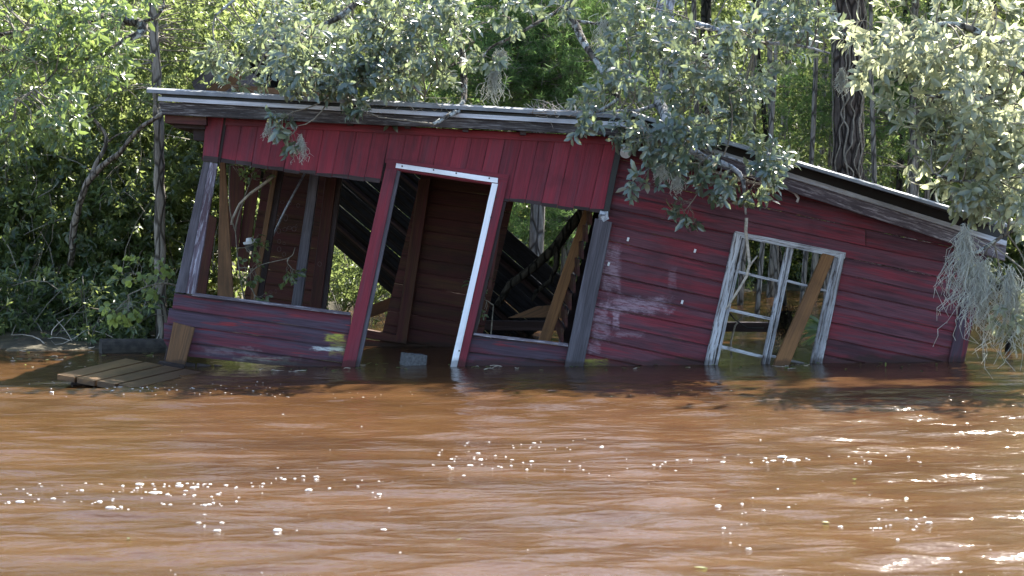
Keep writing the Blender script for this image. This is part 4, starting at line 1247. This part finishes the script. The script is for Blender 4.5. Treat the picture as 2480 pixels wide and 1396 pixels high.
# small plants
limb_tree('maple_sprig', 'lime green sunlit maple sprig beside the left end of the cabin',
    [([at(470, 720, 19.6), at(420, 690, 19.4), at(370, 690, 19.2), at(310, 715, 19.0)], .012, .005)],
    [(350, 715, 70, 40, 19.1, .2, 34), (400, 690, 40, 30, 19.3, .2, 18), (300, 735, 26, 18, 19.0, .1, 8)], M_LEAF_LIME, M_TWIG, 31, L=.075, W=.06, nl=6, cat='plant')
limb_tree('vine_plant', 'green vine growing through the left opening of the cabin',
    [([at(600, 760, 19.9), at(585, 690, 19.7), at(575, 620, 19.6), at(570, 560, 19.6)], .010, .004), ([at(585, 690, 19.7), at(625, 645, 19.6), at(700, 625, 19.5), at(715, 600, 19.5)], .006, .003)],
    [(575, 590, 24, 40, 19.6, .1, 14), (600, 650, 34, 30, 19.6, .1, 14), (590, 705, 34, 26, 19.6, .1, 14), (680, 630, 36, 22, 19.5, .1, 16), (560, 425, 8, 26, 19.6, .05, 4), (608, 440, 8, 22, 19.7, .05, 4)],
    M_LEAF_DARK, M_TWIG, 32, L=.06, W=.034, nl=6, twig=.10, cat='plant')
limb_tree('shrub', 'dark leafy shrub growing inside the opening right of the door',
    [([at(1185, 860, 19.6), at(1190, 800, 19.6), at(1195, 740, 19.6)], .010, .004)], [(1190, 765, 34, 40, 19.5, .12, 26)], M_LEAF_DARK, M_TWIG, 33, L=.09, W=.03, nl=7, cat='plant')

# palmetto fronds behind the window
b = at(2012, 800, 21.5); mb = MB()
for i in range(22):
    th = lerp(.95, 2.9, i / 21) + random.uniform(-.05, .05); ln = random.uniform(.4, .62)
    d = np.array([-abs(math.sin(th)) * .9 if i < 18 else .3, random.uniform(-.15, .15), .75 * math.cos(th * .8)]); d /= np.linalg.norm(d)
    p1 = b + d * ln * .5; p2 = b + d * ln + np.array([0, 0, -.05])
    s = np.cross(d, [0, 1, 0]); s /= np.linalg.norm(s); s *= .011
    mb.add([b, p1 - s, p1 + s + np.array([0, -.006, 0]), p2], [(0, 1, 2), (1, 3, 2)])
tag(mb.build('palmetto', M_FROND), 'pale green palmetto fan seen through the white window', 'plant')
b = at(1905, 770, 20.8)
moss('root_clump', 'dark clump of hanging roots behind the white window', 1900, 745, 20.8, 150, .36, .07, 301, mat=M_DARKBARK)
bpy.data.objects['root_clump']['category'] = 'roots'

# spanish moss
for i, (px, py, Y, n, ln, sp, lab) in enumerate([
    (2338, 560, 16.45, 120, .62, .018, 'long bright moss beard in front of the right end of the cabin'), (2372, 640, 16.4, 120, .60, .028, 'wide bright moss beard just left of the right picture edge'),
    (2445, 660, 16.4, 110, .62, .02, 'bright moss beard hanging at the right picture edge'), (2405, 640, 16.45, 24, .3, .04, 'short moss tuft between the two long beards at the right'),
    (1195, 165, 18.8, 70, .30, .02, 'grey moss beard hanging from the middle limb'), (1215, 120, 18.9, 50, .18, .02, 'loose grey moss on the thin middle limb'), (1460, 40, 19.0, 40, .34, .03, 'thin moss strands near the top above the roof peak'),
    (2038, 170, 18.0, 70, .20, .012, 'bright moss tuft in front of the pine trunk'), (730, 330, 18.0, 40, .20, .01, 'dry dangling moss under the left fascia'), (648, 300, 18.05, 36, .13, .01, 'dry moss wisp under the left fascia end'),
    (100, 70, 18.8, 150, .2, .05, 'pale moss in the upper left tree'), (1600, 400, 17.8, 60, .16, .02, 'dry moss under the leaves right of the lamp'), (1640, 430, 17.8, 50, .14, .012, 'dry root wisp under the leaves by the lamp')]):
    moss('spanish_moss', lab, px, py, Y, n, ln, sp, 310 + i)

# twig litter on the roof
C = Cloud(); rng = np.random.default_rng(9)
for (px, py, n) in ((960, 250, 60), (1340, 268, 120), (1430, 274, 60), (1050, 262, 40)):
    P = np.array([at(px + rng.normal(0, 45), py + rng.normal(0, 4) + 4, 18.25 + rng.uniform(-.05, .2)) for _ in range(n)])
    Q = P + rng.normal(0, .09, (n, 3)) * np.array([1, .6, .55]) + np.array([0, 0, .03])
    C.add(fast_tubes(P, Q, .004, .0015, rng, 0, 3, 3))
tag(C.build('twig_litter', M_DEADTWIG), 'dead twigs and litter lying on the roof edge', 'twigs', kind='stuff')
C = Cloud(); rng = np.random.default_rng(19)
P = np.array([at(x, y, Y) for x, y, Y in zip(rng.uniform(0, 400, 12), rng.uniform(810, 846, 12), rng.uniform(20.4, 21.6, 12))])
P[:, 2] = np.maximum(P[:, 2], .0)
C.add(fast_tubes(P, P + rng.normal(0, .26, (12, 3)) * np.array([1, .5, .4]) + np.array([0, 0, .1]), 0.007, .003, rng, .0, 4, 4))
tag(C.build('bank_driftwood', M_DEADTWIG), 'grey sticks and driftwood caught at the left bank', 'driftwood', kind='stuff')

# foam bubbles drifting on the water
def foam():
    rng = np.random.default_rng(77)
    sp = []
    bands = [(0, 620, 1165, 1230, 90, 1.0), (330, 480, 1170, 1205, 26, 1.6), (600, 960, 1150, 1200, 26, 1.0), (1040, 1480, 1070, 1150, 70, 1.0), (1500, 2250, 1105, 1130, 30, 1.0), (1840, 1975, 1110, 1120, 10, 1.6),
             (150, 700, 925, 965, 60, .8), (240, 470, 935, 950, 60, .9), (600, 1100, 945, 965, 24, .7), (1500, 1800, 940, 960, 20, .6), (0, 140, 925, 960, 18, .8), (1700, 2300, 1190, 1320, 26, .9), (0, 2480, 960, 1390, 60, .55), (2100, 2260, 1260, 1280, 14, 1.2), (480, 680, 1255, 1300, 8, 1.1)]
    for x0, x1, y0, y1, n, s in bands:
        for _ in range(n):
            f = abs(rng.normal(0, .5))
            sp.append((rng.uniform(x0, x1), rng.uniform(y0, y1), s * (.0032 + .0052 * min(f, 1.4) ** 1.9)))
    V, F = [], []; k = 0
    for px, py, r in sp:
        c = on_water(px, py); c[2] = float(water_z(c[0], c[1]))
        rx, ry = r * rng.uniform(1, 2.2), r * rng.uniform(1, 1.5)
        prof = [(1.0, -.002), (.92, .42), (.55, .8), (0, .95)]
        n = 10
        for q, h in prof[:-1]:
            for i in range(n):
                th = 6.2832 * i / n
                V.append((c[0] + rx * q * math.cos(th), c[1] + ry * q * math.sin(th), c[2] + r * .5 * h))
        V.append((c[0], c[1], c[2] + r * .5))
        for j in range(2):
            for i in range(n):
                i2 = (i + 1) % n
                F.append((k + j * n + i, k + j * n + i2, k + (j + 1) * n + i2)); F.append((k + j * n + i, k + (j + 1) * n + i2, k + (j + 1) * n + i))
        for i in range(n): F.append((k + 2 * n + i, k + 2 * n + (i + 1) % n, k + 3 * n))
        k += 3 * n + 1
    o = bulk_mesh('water_foam', np.array(V), [np.array(F)], M_FOAM, smooth=True)
    tag(o, 'white foam bubbles drifting on the brown water', 'foam', kind='stuff')
foam()

# leaves and twig bits floating along the waterline
rng = np.random.default_rng(88)
C = Cloud()
sp = [(rng.uniform(620, 2330), rng.uniform(878, 900)) for _ in range(70)] + [(rng.uniform(0, 400), rng.uniform(850, 905)) for _ in range(40)] + [(rng.uniform(0, 2480), rng.uniform(950, 1390)) for _ in range(7)]
P = np.array([on_water(*q) for q in sp]); P[:, 2] = water_z(P[:, 0], P[:, 1]) + .006
Ax = rng.normal(0, 1, P.shape) * np.array([1, 1, .12])
C.add(leaf_verts(P, Ax, np.array([[0, 0, 1.0]]) + rng.normal(0, .2, P.shape), rng.uniform(.03, .08, len(P)), rng.uniform(.012, .03, len(P)), True, .12, .05))
tag(C.build('floating_leaves', M_LEAF), 'small leaves floating along the waterline and on the river', 'leaves', kind='stuff')
C = Cloud()
k = (rng.random(len(P)) < .4) & (np.arange(len(P)) < 110)
C.add(fast_tubes(P[k], P[k] + rng.normal(0, .06, (k.sum(), 3)) * np.array([1, .6, .1]), .004, .002, rng, 0, 3, 4))
tag(C.build('floating_twigs', M_DEADTWIG), 'bits of twig floating along the cabin waterline', 'twigs', kind='stuff')
